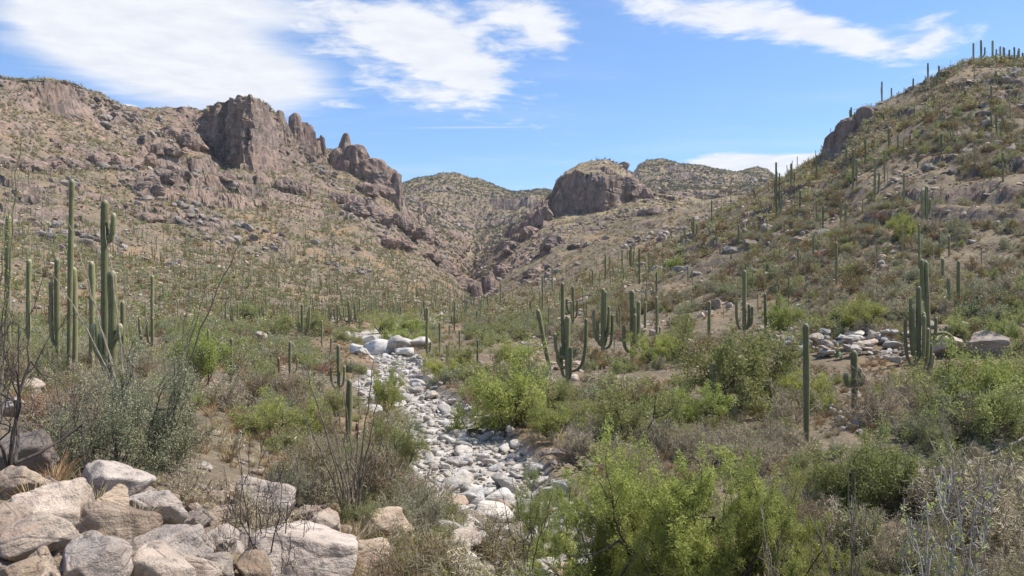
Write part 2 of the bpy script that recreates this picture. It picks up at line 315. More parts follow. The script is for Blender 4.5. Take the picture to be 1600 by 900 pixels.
def mat_rock(name, pale, mid, dark, pink):
    m, n, b = principled(name, .85)
    tcn = n.new('ShaderNodeTexCoord'); pos = tcn.outputs['Object']
    oi = n.new('ShaderNodeObjectInfo'); rnd = oi.outputs['Random']
    cv_ = n.new('ShaderNodeVectorMath', operation='ADD'); n.l.new(pos, cv_.inputs[0])
    cx = n.new('ShaderNodeCombineXYZ'); n.put(cx.inputs[0], n.math('MULTIPLY', rnd, 37)); n.put(cx.inputs[1], n.math('MULTIPLY', rnd, 91)); n.l.new(cx.outputs[0], cv_.inputs[1])
    p = cv_.outputs[0]
    a = n.noise(p, 1.6, 7, .65, .3); c_ = n.noise(p, 5, 7, .7); d = n.noise(n.mapping(p, (1, 1, 4), (.4, .3, 0)), 2.2, 6, .65, .6); e = n.noise(p, 38, 3, .6)
    c = n.mix(n.ramp(a, .35, .65), mid, pale)
    c = n.mix(n.math('MULTIPLY', n.ramp(d, .52, .68), .6), c, pink)
    c = n.mix(n.math('MULTIPLY', n.ramp(c_, .52, .68), .75), c, dark)
    c = n.mix(n.math('MULTIPLY', n.ramp(e, .55, .72), .35), c, (.10, .09, .085))
    c = n.mix(n.math('MULTIPLY', n.ramp(e, .45, .3), .3), c, (.62, .58, .53))
    hs = n.new('ShaderNodeHueSaturation'); n.l.new(c, hs.inputs['Color'])
    n.put(hs.inputs['Value'], n.ramp(rnd, 0, 1, .72, 1.14)); n.put(hs.inputs['Saturation'], n.ramp(n.math('FRACT', n.math('MULTIPLY', rnd, 13.7)), 0, 1, .7, 1.15))
    n.l.new(hs.outputs[0], b.inputs['Base Color'])
    crack = n.voro(n.mapping(p, (1, 1.4, 1.8), (.3, .5, .2)), 1.7, 'DISTANCE_TO_EDGE')
    h = n.math('ADD', n.math('ADD', n.math('MULTIPLY', c_, .9), n.math('MULTIPLY', d, .6)), n.math('ADD', n.math('MULTIPLY', e, .12), n.math('MULTIPLY', n.ramp(crack, 0, .06), .12)))
    bump(n, b, h, .8, .14)
    return m

def mat_leaf(name, c1, c2, trans=.3, var=.25, rough=.6, h0=-.03, h1=.008):
    m, n, b = principled(name, rough)
    oi = n.new('ShaderNodeObjectInfo'); geo = n.new('ShaderNodeNewGeometry')
    r = n.noise(geo.outputs['Position'], 1.3, 3, .6); ri = geo.outputs['Random Per Island']
    c = n.mix(n.ramp(n.math('ADD', n.math('MULTIPLY', r, .5), n.math('MULTIPLY', ri, .5)), .25, .75), c1, c2)
    hs = n.new('ShaderNodeHueSaturation'); n.l.new(c, hs.inputs['Color'])
    n.put(hs.inputs['Value'], n.ramp(oi.outputs['Random'], 0, 1, 1 - var, 1 + var))
    n.put(hs.inputs['Hue'], n.ramp(n.math('FRACT', n.math('MULTIPLY', oi.outputs['Random'], 7.3)), 0, 1, .5 + h0 * var / .25, .5 + h1 * var / .25))
    n.l.new(hs.outputs[0], b.inputs['Base Color'])
    tr = n.new('ShaderNodeBsdfTranslucent'); n.l.new(hs.outputs[0], tr.inputs[0])
    mx = n.new('ShaderNodeMixShader'); mx.inputs[0].default_value = trans
    n.l.new(b.outputs[0], mx.inputs[1]); n.l.new(tr.outputs[0], mx.inputs[2])
    n.l.new(mx.outputs[0], n.n['Material Output'].inputs[0])
    return m
def mat_wood(name, c1, c2, scale=8):
    m, n, b = principled(name, .9)
    geo = n.new('ShaderNodeNewGeometry')
    r = n.noise(geo.outputs['Position'], scale, 4, .6)
    n.l.new(n.mix(n.ramp(r, .3, .7), c1, c2), b.inputs['Base Color'])
    return m
def mat_saguaro(name, skin1, skin2, spine, base):
    m, n, b = principled(name, .6)
    def att(nm):
        a = n.new('ShaderNodeAttribute'); a.attribute_name = nm; return a.outputs['Fac']
    geo = n.new('ShaderNodeNewGeometry'); pos = geo.outputs['Position']
    oi = n.new('ShaderNodeObjectInfo')
    c = n.mix(n.ramp(n.noise(pos, 1.7, 4, .6), .3, .7), skin1, skin2)
    sp_ = n.math('MULTIPLY', n.ramp(att('rib'), .62, .95), n.ramp(n.noise(pos, 26, 2, .5), .32, .6))
    c = n.mix(n.math('MULTIPLY', sp_, .85), c, spine)
    c = n.mix(n.math('MULTIPLY', att('tip'), .8), c, (.40, .36, .24))
    bs = n.math('MULTIPLY', att('base'), n.ramp(n.noise(pos, 5, 4, .6), .35, .6))
    c = n.mix(bs, c, base)
    c = n.mix(n.math('MULTIPLY', n.ramp(n.noise(pos, 3.1, 4, .6), .60, .68), .7), c, (.17, .13, .085))
    hs = n.new('ShaderNodeHueSaturation'); n.l.new(c, hs.inputs['Color']); n.put(hs.inputs['Value'], n.ramp(oi.outputs['Random'], 0, 1, .8, 1.2))
    n.l.new(hs.outputs[0], b.inputs['Base Color'])
    return m

MT = mat_terrain()
MR = mat_rock('granite_tan', (.53, .42, .315), (.36, .272, .20), (.12, .096, .08), (.47, .30, .21))
MRW = mat_rock('granite_pale', (.60, .55, .475), (.43, .385, .325), (.17, .148, .128), (.50, .41, .32))
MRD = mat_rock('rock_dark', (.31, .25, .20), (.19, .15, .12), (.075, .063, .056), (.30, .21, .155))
MGREEN = mat_leaf('palo_verde_leaf', (.29, .335, .075), (.46, .49, .15), .42, .14)
MMESQ = mat_leaf('mesquite_leaf', (.235, .265, .08), (.39, .405, .15), .4, .16)
MGREY = mat_leaf('grey_green_leaf', (.27, .28, .145), (.44, .44, .265), .3, .15)
MOLIVE = mat_leaf('creosote_leaf', (.20, .15, .045), (.33, .25, .085), .25, .2)
MDRY = mat_leaf('dry_twig', (.37, .295, .18), (.58, .48, .315), .15, .18, .9, -.004, .03)
MGRASS = mat_leaf('dry_grass', (.40, .27, .12), (.58, .43, .22), .25, .2, .8)
MRUST = mat_leaf('rusty_dry_leaf', (.20, .095, .04), (.34, .18, .08), .2, .25)
MJUN = mat_leaf('juniper_leaf', (.055, .07, .033), (.10, .115, .055), .1, .2)
MWOOD = mat_wood('dark_bark', (.055, .043, .036), (.13, .105, .085))
MTWIG = mat_wood('grey_twig', (.205, .172, .125), (.39, .33, .25))
MPALE = mat_wood('bleached_wood', (.27, .235, .20), (.46, .42, .37))
MOCO = mat_wood('ocotillo_bark', (.13, .105, .075), (.27, .225, .165), 14)
MSAG = mat_saguaro('saguaro_skin', (.13, .132, .048), (.195, .19, .08), (.52, .46, .32), (.27, .21, .14))
MDEAD = mat_saguaro('dead_saguaro_skin', (.16, .075, .04), (.27, .15, .09), (.3, .2, .13), (.10, .06, .04))
MPEAR = mat_leaf('prickly_pear_pad', (.12, .155, .065), (.2, .23, .11), 0, .2)

# ------------------------------------------------------------------ mesh helpers
def mesh_np(name, V, faces, mats=(), mat_idx=None, smooth=False, attrs=None):
    """faces: int array (n,3) or (n,4)"""
    me = bpy.data.meshes.new(name); V = np.asarray(V, np.float32)
    me.vertices.add(len(V)); me.vertices.foreach_set('co', V.ravel())
    k = faces.shape[1]; me.loops.add(faces.size); me.loops.foreach_set('vertex_index', faces.astype(np.int32).ravel())
    me.polygons.add(len(faces)); me.polygons.foreach_set('loop_start', np.arange(0, faces.size, k, dtype=np.int32))
    me.polygons.foreach_set('loop_total', np.full(len(faces), k, np.int32))
    for mm in mats: me.materials.append(mm)
    if mat_idx is not None: me.polygons.foreach_set('material_index', np.asarray(mat_idx, np.int32))
    me.polygons.foreach_set('use_smooth', np.full(len(faces), bool(smooth)))
    for nm, arr in (attrs or {}).items():
        at = me.attributes.new(nm, 'FLOAT', 'POINT'); at.data.foreach_set('value', np.asarray(arr, np.float32))
    me.update(calc_edges=True); me.validate()
    return me
def link(name, data, parent=None, loc=(0, 0, 0), rot=(0, 0, 0), scale=1.0):
    o = bpy.data.objects.new(name, data); COL.objects.link(o)
    o.parent = parent; o.location = loc; o.rotation_euler = rot
    o.scale = (scale,) * 3 if isinstance(scale, (int, float)) else scale
    return o
def tag(o, label=None, cat=None, group=None, kind=None):
    if label: o['label'] = label
    if cat: o['category'] = cat
    if group: o['group'] = group
    if kind: o['kind'] = kind
    return o

# ------------------------------------------------------------------ terrain meshes
dZy = np.gradient(Z, axis=0) / np.gradient(Y, axis=0)
DXm = np.gradient(X, axis=1); dZx = np.gradient(Z, axis=1) / DXm
slope = np.hypot(dZy, dZx)
# push steep faces in and out so cliffs get buttresses and cracks
steepm = sstep(slope, .8, 1.6) * sstep(Y, 110, 150)
ampc = np.interp(Y, [100, 190, 550, 800, 1500], [.8, 1.6, 6, 5, 5])
wy = fbm(X * .03, Y * .03, Z * .03, octaves=3, seed=75) * 9
jv = fbm((X + wy * .35) * .075, Y * .05, Z * .012, octaves=6, seed=71, gain=.66, ridged=True)
lt = ((Z + wy * .6) / np.interp(Y, [190, 300, 800, 1500], [3.2, 8, 11, 24])) % 1.0
ledge = sstep(lt, .0, .25) - sstep(lt, .55, 1.0)
disp = steepm * ampc * (1.5 * jv - .3 + .12 * ledge + .4 * fbm(X * .11, Y * .11, Z * .11, octaves=4, seed=77, gain=.6))
Yd, Xd = Y - disp, X - disp * .3
rocky = sstep(Y, 60, 110)
rock = np.maximum(sstep(slope, .95, 1.3) * mt, mk * .35 * sstep(slope, .45, .8))
grass = np.clip((sstep(Y, 560, 720) - .55 * sstep(Y, 900, 1200)) * (cols[None, :] > 640) * (1 - sstep(slope, .7, 1.1)) + .12 * mt + .3 * hillw, 0, 1)
attrs = {'wash': WM, 'rocky': rocky, 'rock': rock, 'grass': grass}
ii, jj = np.meshgrid(np.arange(NR - 1), np.arange(NC - 1), indexing='ij')
Dmid = Y[:-1, :-1]; pxm = np.repeat(cols[None, :-1], NR - 1, 0)
dip = Dd[None, :-1]; far = M6[1][None, :-1]
reg = np.zeros(Dmid.shape, int)
reg[(pxm > 760) & (Dmid > 68) & (Dmid < dip)] = 1
reg[(pxm <= 735) & (Dmid >= D_c[None, :-1])] = 2
reg[(pxm > 735) & (Dmid >= dip)] = 3
reg[(pxm > 735) & (pxm <= 760) & (Dmid < dip) & (Dmid > 150)] = 0
reg[Dmid >= far] = 4
reg[(WM[:-1, :-1] > .5) & (reg == 0)] = 5
idx = np.arange(NR * NC).reshape(NR, NC)
quads = np.stack([idx[:-1, :-1], idx[:-1, 1:], idx[1:, 1:], idx[1:, :-1]], -1)
VV = np.stack([Xd, Yd, Z], -1).reshape(-1, 3)
for r, nm in enumerate(['ground', 'hillside', 'mountain', 'canyon_ridge', 'far_mountain', 'wash_bed']):
    q = quads[reg == r]
    used, inv = np.unique(q, return_inverse=True)
    me = mesh_np(nm, VV[used], inv.reshape(-1, 4), [MT], smooth=r in (0, 5), attrs={k: a.ravel()[used] for k, a in attrs.items()})
    tag(link(nm, me), kind='structure')
# ground behind and beside the camera
b0 = [(X[0, 0], 1.2, -1.65), (X[0, -1], 1.2, -1.65), (60, -40, -1.9), (-60, -40, -1.9)]
me = mesh_np('ground', np.array(b0), np.array([[0, 3, 2, 1]]), [MT], attrs={'wash': [0] * 4, 'rocky': [0] * 4, 'rock': [0] * 4, 'grass': [0] * 4})
tag(link('ground', me), kind='structure')

# ------------------------------------------------------------------ rocks
def ico(sub):
    bm = bmesh.new(); bmesh.ops.create_icosphere(bm, subdivisions=sub, radius=1)
    V = np.array([v.co[:] for v in bm.verts]); Fc = np.array([[v.index for v in f.verts] for f in bm.faces]); bm.free()
    return V / np.linalg.norm(V, axis=1)[:, None], Fc
ICO = {k: ico(k) for k in (2, 3, 4, 5)}
def rock_mesh(name, seed, sub, mat, planes=11, dims=(1, .8, .62), k=14, rough=.05):
    """boulder: a sphere cut by random planes with worn edges, then roughened"""
    r = np.random.RandomState(seed); V, Fc = ICO[sub]
    N = r.normal(size=(planes, 3)); N /= np.linalg.norm(N, axis=1)[:, None]; h = r.uniform(.55, .95, planes)
    d = np.maximum(V @ N.T, 1e-3) / h
    rad = 1 / (np.sum(d ** k, axis=1) ** (1 / k) + 1e-6); rad = np.minimum(rad, 1.25)
    P_ = V * rad[:, None]
    P_ = P_ * (1 + rough * fbm(P_[:, 0] * 2 + seed, P_[:, 1] * 2, P_[:, 2] * 2, octaves=4, seed=seed)[:, None] * 1.6)
    P_ = P_ * np.array(dims) / np.abs(P_).max(0) * .5
    return mesh_np(name, P_, Fc, [mat], smooth=sub >= 3)
R = random.Random(7); NPR = np.random.RandomState(7)
TAN = [rock_mesh('boulder', 100 + i, 5, MR, planes=9 + i % 4, dims=(1, R.uniform(.7, .95), R.uniform(.62, .85)), k=34 + i % 3 * 14, rough=.10) for i in range(9)]
PALE = [rock_mesh('rock', 200 + i, 4, MRW, planes=10 + i % 5, dims=(1, R.uniform(.65, .95), R.uniform(.42, .7)), k=10 + i % 3 * 5) for i in range(8)]
DARK = [rock_mesh('rock', 300 + i, 4, MRD, planes=8 + i % 4, dims=(1, R.uniform(.6, .9), R.uniform(.45, .7)), k=20) for i in range(6)]
GREYR = [rock_mesh('rock', 340 + i, 4, MR, planes=9 + i % 4, dims=(1, R.uniform(.6, .9), R.uniform(.4, .65)), k=16) for i in range(6)]
def put_rock(meshes, p, size, label, group, cat='rock', sink=.22, rz=None, tilt=.25, name='rock'):
    me = R.choice(meshes)
    o = link(name, me, None, (p[0], p[1], p[2] + size * .5 * .6 * (1 - 2 * sink)), (R.uniform(-tilt, tilt), R.uniform(-tilt, tilt), R.uniform(0, 6.28) if rz is None else rz), size)
    return tag(o, label, cat, group)
# the boulder bank in the foreground: centre column, row and width in the picture (distance from the ground it lies on)
BANK = [(22, 752, 110, 'grey rounded boulder at the outer end of the tan boulder bank'), (40, 716, 135, 'large dark shaded boulder behind the tan boulder bank'),
        (88, 770, 70, 'small rounded stone resting between bigger boulders of the bank'), (98, 808, 165, 'tan boulder with a reddish pink patch on its lit face'),
        (45, 862, 145, 'big grey speckled boulder with a rounded back in the tan bank'), (18, 900, 110, 'flat topped pale boulder at the foot of the tan bank'),
        (182, 836, 130, 'blocky cracked tan boulder amid the boulder bank'), (168, 762, 130, 'shaded grey boulder under the grey green bush'),
        (172, 796, 85, 'low cream boulder behind the cracked blocky boulder'), (232, 796, 120, 'long pale grey boulder slanting down from the grey green bush'),
        (132, 886, 130, 'lens shaped tan boulder in front of the cracked blocky boulder'), (272, 852, 135, 'long tan boulder with a sharp overhanging edge'),
        (245, 898, 140, 'broad pale boulder below the long overhanging one'), (212, 876, 75, 'small dark edged stone wedged between tan boulders'),
        (320, 862, 50, 'small round tan stone beside the long overhanging boulder'), (338, 892, 100, 'angular cream boulder at the lower edge of the bank'),
        (348, 812, 85, 'brown faced boulder with dry grass before it'), (402, 782, 120, 'white topped boulder behind bare grey twigs'),
        (372, 848, 70, 'cream rock beside bare grey twigs'), (398, 898, 80, 'low rounded grey rock under the bare grey twigs'),
        (462, 872, 215, 'large flat pinkish slab beside the tall ocotillo'), (538, 862, 66, 'rounded rock at the foot of the tall ocotillo'),
        (512, 826, 78, 'black and white streaked rock behind the pinkish slab'), (598, 826, 95, 'smooth tan rock past the tall ocotillo'),
        (582, 868, 90, 'cream rock under the ocotillo stems'), (6, 830, 120, 'brown boulder leaning on the grey speckled boulder'), (60, 905, 90, 'small tan boulder below the grey speckled boulder'),
        (30, 610, 70, 'pale stone on the brushy bank by the bare thorn branches'), (8, 640, 50, 'small pale stone on the brushy bank'), (300, 815, 60, 'tan stone behind the long overhanging boulder'),
        (430, 825, 60, 'greyish stone among bare twigs'), (480, 812, 55, 'flat grey stone behind the streaked rock'), (190, 905, 80, 'pale rounded boulder at the base of the lens shaped one'), (300, 905, 90, 'rough tan boulder beside the broad pale one')]
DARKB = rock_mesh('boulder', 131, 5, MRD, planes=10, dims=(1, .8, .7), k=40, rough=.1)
for k, (px, py, wd, lab) in enumerate(BANK):
    p = hit(px, py + wd * .22, 4.5); s = wd / F * p.y * 1.08
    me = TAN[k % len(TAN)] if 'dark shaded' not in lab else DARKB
    link_o = link('boulder', me, None, (p.x, p.y, p.z + s * .16), (R.uniform(-.35, .35), R.uniform(-.3, .3), R.uniform(0, 6.28)), (s, s, s * 1.02))
    tag(link_o, lab, 'boulder', 'boulders of the tan bank')
for k in range(110):
    px, py = R.uniform(-20, 620), R.uniform(770, 930)
    if py < 770 + max(0, px - 250) * .13: continue
    p = hit(px, py, 4.5); put_rock(TAN, p, R.uniform(.14, .42), 'small tan stone filling gaps in the boulder bank', 'filler stones of the boulder bank', 'stone', name='stone')
for k in range(84):
    px = R.uniform(-10, 640); lo = 745 + max(0, px - 230) * .16; py = R.uniform(lo, 915); p = hit(px, py, 4.5)
    put_rock(TAN, p, R.uniform(.22, .55), 'mid sized angular boulder packed into the tan bank' if px < 420 else 'mid sized angular boulder strewn between the bank and the wash', 'packing boulders of the bank' if px < 420 else 'boulders between bank and wash', 'boulder', .3, None, .5, 'boulder')
# rock piles
def pile(px0, px1, pyc, half, n, smin, smax, meshes, label, group, bend=0, lift=0):
    for k in range(n):
        t = R.random(); px = px0 + (px1 - px0) * t; py = pyc + bend * (2 * t - 1) + half * R.uniform(-1, 1)
        p = hit(px, py); s = smin + (smax - smin) * R.random() ** 2.2
        p.z += lift * R.random(); put_rock(meshes, p, s, label, group, name='rock')
pile(1205, 1428, 542, 20, 140, .4, 1.7, PALE + GREYR, 'grey rock of the long rock pile behind the short armed saguaro', 'rocks of the long pile', 4, .8)
pile(1350, 1425, 565, 10, 16, .5, 1.2, PALE + GREYR, 'grey rock of the long rock pile behind the short armed saguaro', 'rocks of the long pile', 3, .3)
for px, py, s, lab in [(1490, 556, 3.2, 'large pale boulder beside the drooping saguaro arm'), (1540, 556, 3.6, 'big rounded boulder with rusty dry brush against it'), (1470, 550, 2.3, 'pale slab boulder just behind the many armed saguaro')]:
    put_rock(TAN, hit(px, py), s, lab, None, 'boulder', .2, name='boulder')
pile(775, 860, 532, 10, 24, .5, 1.4, PALE + GREYR, 'grey rock in the heap beyond the round green tree', 'rocks of the heap beyond the green tree', 4, .3)
pile(845, 930, 728, 18, 30, .25, .75, GREYR + DARK, 'dark grey rock in the heap on the wash bank', 'rocks of the dark heap on the bank', 0, .35)
pile(1295, 1390, 668, 18, 22, .3, .8, PALE + GREYR, 'pale grey rock by the dirt path below the short armed saguaro', 'rocks by the dirt path', 12, .2)
pile(540, 650, 545, 14, 34, .8, 3.0, PALE, 'white boulder in the heap where the wash bends', 'white boulders at the bend of the wash', 4, .5)
for px, py, s in [(585, 556, 4.5), (628, 552, 4.8), (655, 545, 4.0), (575, 540, 4.0)]:
    put_rock(PALE, hit(px, py), s, 'huge white boulder in the heap where the wash bends', 'huge white boulders at the bend of the wash', 'boulder', .2, name='boulder')
pile(595, 690, 618, 16, 24, .7, 1.8, PALE + GREYR, 'rounded boulder in the step across the dry wash', 'boulders of the step across the wash', -6, .3)
put_rock(PALE, hit(882, 772), 1.0, 'single white pointed boulder beside the dark rock heap', None, 'boulder', .1, name='boulder')
for px, py, s in [(1070, 545, 2.2), (820, 575, 2.6), (1335, 625, 1.2), (410, 533, 3.2), (385, 540, 2.5), (425, 545, 1.8), (1120, 482, 2.4), (1000, 515, 1.6), (1080, 372, 3.5), (1068, 376, 4), (1045, 382, 3)]:
    put_rock(TAN, hit(px, py), s, 'lone pale boulder among the valley shrubs', 'lone boulders among the shrubs', 'boulder', .25, name='boulder')
# cobbles of the wash bed: the larger ones one by one, the rest as stuff
cob = []
for k in range(5600):
    y = 15 + 115 * R.random() ** 1.8; x = float(wash_x(y)) + float(wash_half(y)) * R.uniform(-1.15, 1.15)
    s = .10 + .22 * R.random() ** 2 + (.75 * R.random() ** 2 if R.random() < .26 else 0) + .002 * y
    if float(vnoise(np.array(x * .55), np.array(y * .32), seed=9)) < -.42 and s < .3: continue      # sand bars between the stones
    cob.append((s / y, x, y, s * (1.5 if R.random() < .05 else 1)))
cob.sort(reverse=True)
for q, x, y, s in cob[:190]:
    put_rock(PALE + GREYR[:4], (x, y, float(gz(x, y))), s * 1.3, 'pale worn stone lying in the bed of the dry wash', 'larger stones in the dry wash', 'stone', .25, name='stone')

# instancing of uncountable small things: one object, geometry nodes over points
STUFF_COLS = {}
def stuff(name, label, protos, pts, rots, scales, idx, kind_cat=None):
    me = bpy.data.meshes.new(name); me.vertices.add(len(pts)); me.vertices.foreach_set('co', np.asarray(pts, np.float32).ravel())
    a = me.attributes.new('rot', 'FLOAT_VECTOR', 'POINT'); a.data.foreach_set('vector', np.asarray(rots, np.float32).ravel())
    a = me.attributes.new('scl', 'FLOAT_VECTOR', 'POINT'); a.data.foreach_set('vector', np.asarray(scales, np.float32).ravel())
    a = me.attributes.new('pick', 'INT', 'POINT'); a.data.foreach_set('value', np.asarray(idx, np.int32))
    o = link(name, me); tag(o, label, kind_cat, kind='stuff')
    pc = bpy.data.collections.new(name + '_kinds')
    for k, pm in enumerate(protos):
        po = bpy.data.objects.new('%s_%02d' % (name, k), pm); pc.objects.link(po)
    ng = bpy.data.node_groups.new(name, 'GeometryNodeTree')
    ng.interface.new_socket('Geometry', in_out='INPUT', socket_type='NodeSocketGeometry'); ng.interface.new_socket('Geometry', in_out='OUTPUT', socket_type='NodeSocketGeometry')
    N = ng.nodes; L = ng.links
    gi, go = N.new('NodeGroupInput'), N.new('NodeGroupOutput'); ci = N.new('GeometryNodeCollectionInfo'); ip = N.new('GeometryNodeInstanceOnPoints')
    ci.inputs['Collection'].default_value = pc; ci.inputs['Separate Children'].default_value = True; ci.inputs['Reset Children'].default_value = True
    def na(nm, ty):
        x = N.new('GeometryNodeInputNamedAttribute'); x.data_type = ty; x.inputs[0].default_value = nm; return x.outputs[0]
    L.new(gi.outputs[0], ip.inputs['Points']); L.new(ci.outputs[0], ip.inputs['Instance']); ip.inputs['Pick Instance'].default_value = True
    L.new(na('pick', 'INT'), ip.inputs['Instance Index']); L.new(na('rot', 'FLOAT_VECTOR'), ip.inputs['Rotation']); L.new(na('scl', 'FLOAT_VECTOR'), ip.inputs['Scale'])
    L.new(ip.outputs[0], go.inputs[0])
    md = o.modifiers.new('scatter', 'NODES'); md.node_group = ng
    return o
def scatter_np(n): return NPR.uniform(size=n)
rest = cob[190:]
small_rocks = [rock_mesh('cobble', 400 + i, 3, MRW, planes=9, dims=(1, R.uniform(.7, .95), R.uniform(.4, .7)), k=9) for i in range(6)]
xs = np.array([c[1] for c in rest]); ys = np.array([c[2] for c in rest]); ss = np.array([c[3] for c in rest])
stuff('cobbles', 'pale grey cobbles covering the bed of the dry wash', small_rocks, np.stack([xs, ys, gz(xs, ys) + ss * .12], -1), NPR.uniform(-.4, .4, (len(xs), 3)) + np.array([0, 0, 1]) * scatter_np(len(xs))[:, None] * 6,
      ss[:, None] * np.ones(3), NPR.randint(0, 6, len(xs)))

# area-uniform sampling of the ground by picture column and distance
def sample(n, d0, d1, p0=-60, p1=1660):
    px = NPR.uniform(p0, p1, n); d = np.sqrt(NPR.uniform(d0 * d0, d1 * d1, n))
    return (px - PXC) / F * d, d, px
crag_m = [rock_mesh('crag', 500 + i, 4, MRD, planes=8 + i % 3, dims=(1, R.uniform(.6, .9), R.uniform(.55, .9)), k=26, rough=.12) for i in range(6)] + [rock_mesh('slope_rock', 520 + i, 3, MR, planes=9, dims=(1, .8, R.uniform(.4, .6)), k=18) for i in range(5)]
PT, RT, ST, IX = [], [], [], []
def add_rocks(x, y, s, lo, hi, lift=.1):
    z = gz(x, y); ok = visible(x, y, z + s)
    x, y, z, s = x[ok], y[ok], z[ok], s[ok]
    PT.append(np.stack([x, y, z + s * lift], -1)); RT.append(np.stack([NPR.uniform(-.35, .35, len(x)), NPR.uniform(-.35, .35, len(x)), NPR.uniform(0, 6.28, len(x))], -1))
    ST.append(s[:, None] * NPR.uniform(.75, 1.25, (len(x), 3))); IX.append(NPR.randint(lo, hi, len(x)))
x, y, px = sample(12000, 240, 790, -60, 790)       # crags on the mountain
m = (fbm(x * .02, y * .02, octaves=3, seed=81) + .5 * fbm(x * .08, y * .08, octaves=2, seed=82) > .18) & (gz(x, y) > 12)
x, y = x[m], y[m]; add_rocks(x, y, 1.2 + 5.5 * NPR.uniform(size=len(x)) ** 2.5, 0, 6)
x, y, px = sample(19000, 180, 760, -60, 790)      # pale scree on the mountain
add_rocks(x, y, .5 + 1.6 * NPR.uniform(size=len(x)) ** 3, 6, 11)
x, y, px = sample(7000, 330, 800, 720, 1260)
m = fbm(x * .02, y * .02, octaves=3, seed=83) > .0
x, y = x[m], y[m]; add_rocks(x, y, .8 + 4.5 * NPR.uniform(size=len(x)) ** 3, 0, 8)
x, y, px = sample(1500, 800, 1500, 600, 1260)
m = fbm(x * .01, y * .01, octaves=3, seed=84) > .05
x, y = x[m], y[m]; add_rocks(x, y, 3 + 9 * NPR.uniform(size=len(x)) ** 3, 0, 6)
x, y, px = sample(9000, 62, 205, 800, 1680)       # ledges and stones on the hillside
m = fbm(x * .06, y * .06, octaves=3, seed=85) + .2 * NPR.normal(size=len(x)) > .0
x, y = x[m], y[m]; add_rocks(x, y, .25 + 1.5 * NPR.uniform(size=len(x)) ** 3, 6, 11, .02)
x, y, px = sample(500, 120, 200, 1000, 1680)
m = fbm(x * .05, y * .05, octaves=3, seed=86) > .1
x, y = x[m], y[m]; add_rocks(x, y, 1.2 + 3.2 * NPR.uniform(size=len(x)) ** 2, 0, 6, -.05)
x, y, px = sample(9000, 9, 90)                    # gravel and stones of the valley floor
m = (wash_mask(x, y) < .2) & (fbm(x * .15, y * .15, octaves=3, seed=87) > -.05)
x, y = x[m], y[m]; add_rocks(x, y, .06 + .4 * NPR.uniform(size=len(x)) ** 5 + .0012 * y, 6, 11, .1)
stuff('slope_rocks', 'loose grey and brown rocks strewn over the slopes and valley floor', crag_m, np.concatenate(PT), np.concatenate(RT), np.concatenate(ST), np.concatenate(IX))

# rock spires on the mountain's skyline
def spire(px, pytop, pybase, wpx, D, label, seed, blocky=.5, lean=0, name='rock_spire', cat='rock spire'):
    """weathered crag: stacked plane-cut blocks, one mesh"""
    k = D / F; Ht = (pybase - pytop) * k; Wd = wpx * k; r = np.random.RandomState(seed); V, Fc = ICO[4]; VS, FS, o = [], [], 0
    blocks_ = [(0, 0, -.18, 1.15, 1.18)] + [(r.uniform(-.38, .38), r.uniform(-.3, .2), -.25, r.uniform(.6, .95), r.uniform(.85, 1.2)) for _ in range(5)]
    for bx, by, bz, bw, bh in blocks_:
        N = r.normal(size=(15, 3)) * np.array([1, 1, .28]); N /= np.linalg.norm(N, axis=1)[:, None]; h = r.uniform(.55, .85, 15)
        d = np.maximum(V @ N.T, 1e-3) / h; rad = np.minimum(1 / (np.sum(d ** 26, axis=1) ** (1 / 26) + 1e-6), 1.3); P_ = V * rad[:, None]
        P_ = P_ / np.abs(P_).max(0) * .5; P_[:, 2] += .5
        P_ = P_ * np.array([bw * Wd, bw * Wd, bh * Ht]); q_ = P_ / Wd * 2.2 + seed
        n_ = fbm(q_[:, 0] * 1.6, q_[:, 1] * 1.6, q_[:, 2] * .7, octaves=5, seed=seed, gain=.6, ridged=True)
        st = np.abs(((P_[:, 2] / Ht * 6 + .4 * n_) % 1) - .5)
        f_ = 1 + blocky * .55 * n_ - .06 * sstep(st, .40, .5)
        P_[:, :2] *= (f_ * (1.1 - .3 * np.clip(P_[:, 2] / Ht, 0, 1.2) ** 1.5))[:, None]; P_ += np.array([bx * Wd, by * Wd, bz * Ht])
        VS.append(P_); FS.append(Fc + o); o += len(P_)
    V2 = np.concatenate(VS); z1 = np.zeros(len(V2))
    me = mesh_np('rock_spire', V2, np.concatenate(FS), [MT], smooth=False, attrs={'wash': z1, 'rocky': z1 + 1, 'rock': z1 + 1, 'grass': z1})
    return tag(link(name, me, None, ((px - PXC) / F * D, D, (H0 - pybase) / F * D)), label, cat, 'spires on the mountain crest')
for a_ in [(437, 172, 232, 25, 632, 'squat spire standing against the big sunlit cliff', 3), (462, 176, 240, 21, 660, 'tall square topped spire in the crest group', 7), (476, 184, 250, 27, 668, 'broad spire next to the tall square topped one', 9),
           (489, 206, 255, 20, 684, 'stepped lower spire ending the crest group', 11), (501, 208, 252, 13, 700, 'small pointed spire alone in the notch of the crest', 13), (538, 207, 285, 36, 706, 'massive blocky tower alone above the descending ridge', 15),
           (558, 226, 292, 44, 704, 'shoulder block joined to the massive tower', 17), (584, 247, 310, 48, 702, 'jagged rock mass stepping down from the massive tower', 27), (606, 262, 325, 40, 700, 'end block of the ridge stepping down from the massive tower', 29),
           (1304, 205, 285, 34, 192, 'dark overhanging crag breaking the hill crest', 31), (1326, 184, 255, 38, 190, 'dark stepped crag above the overhanging one on the hill crest', 33), (1350, 166, 228, 40, 188, 'uppermost dark crag of the hill crest', 35)]:
    o = spire(*a_)
    if 'hill crest' in a_[5]: o['group'] = 'crags of the hill crest'; o['category'] = 'crag'; o.name = 'rock_crag'
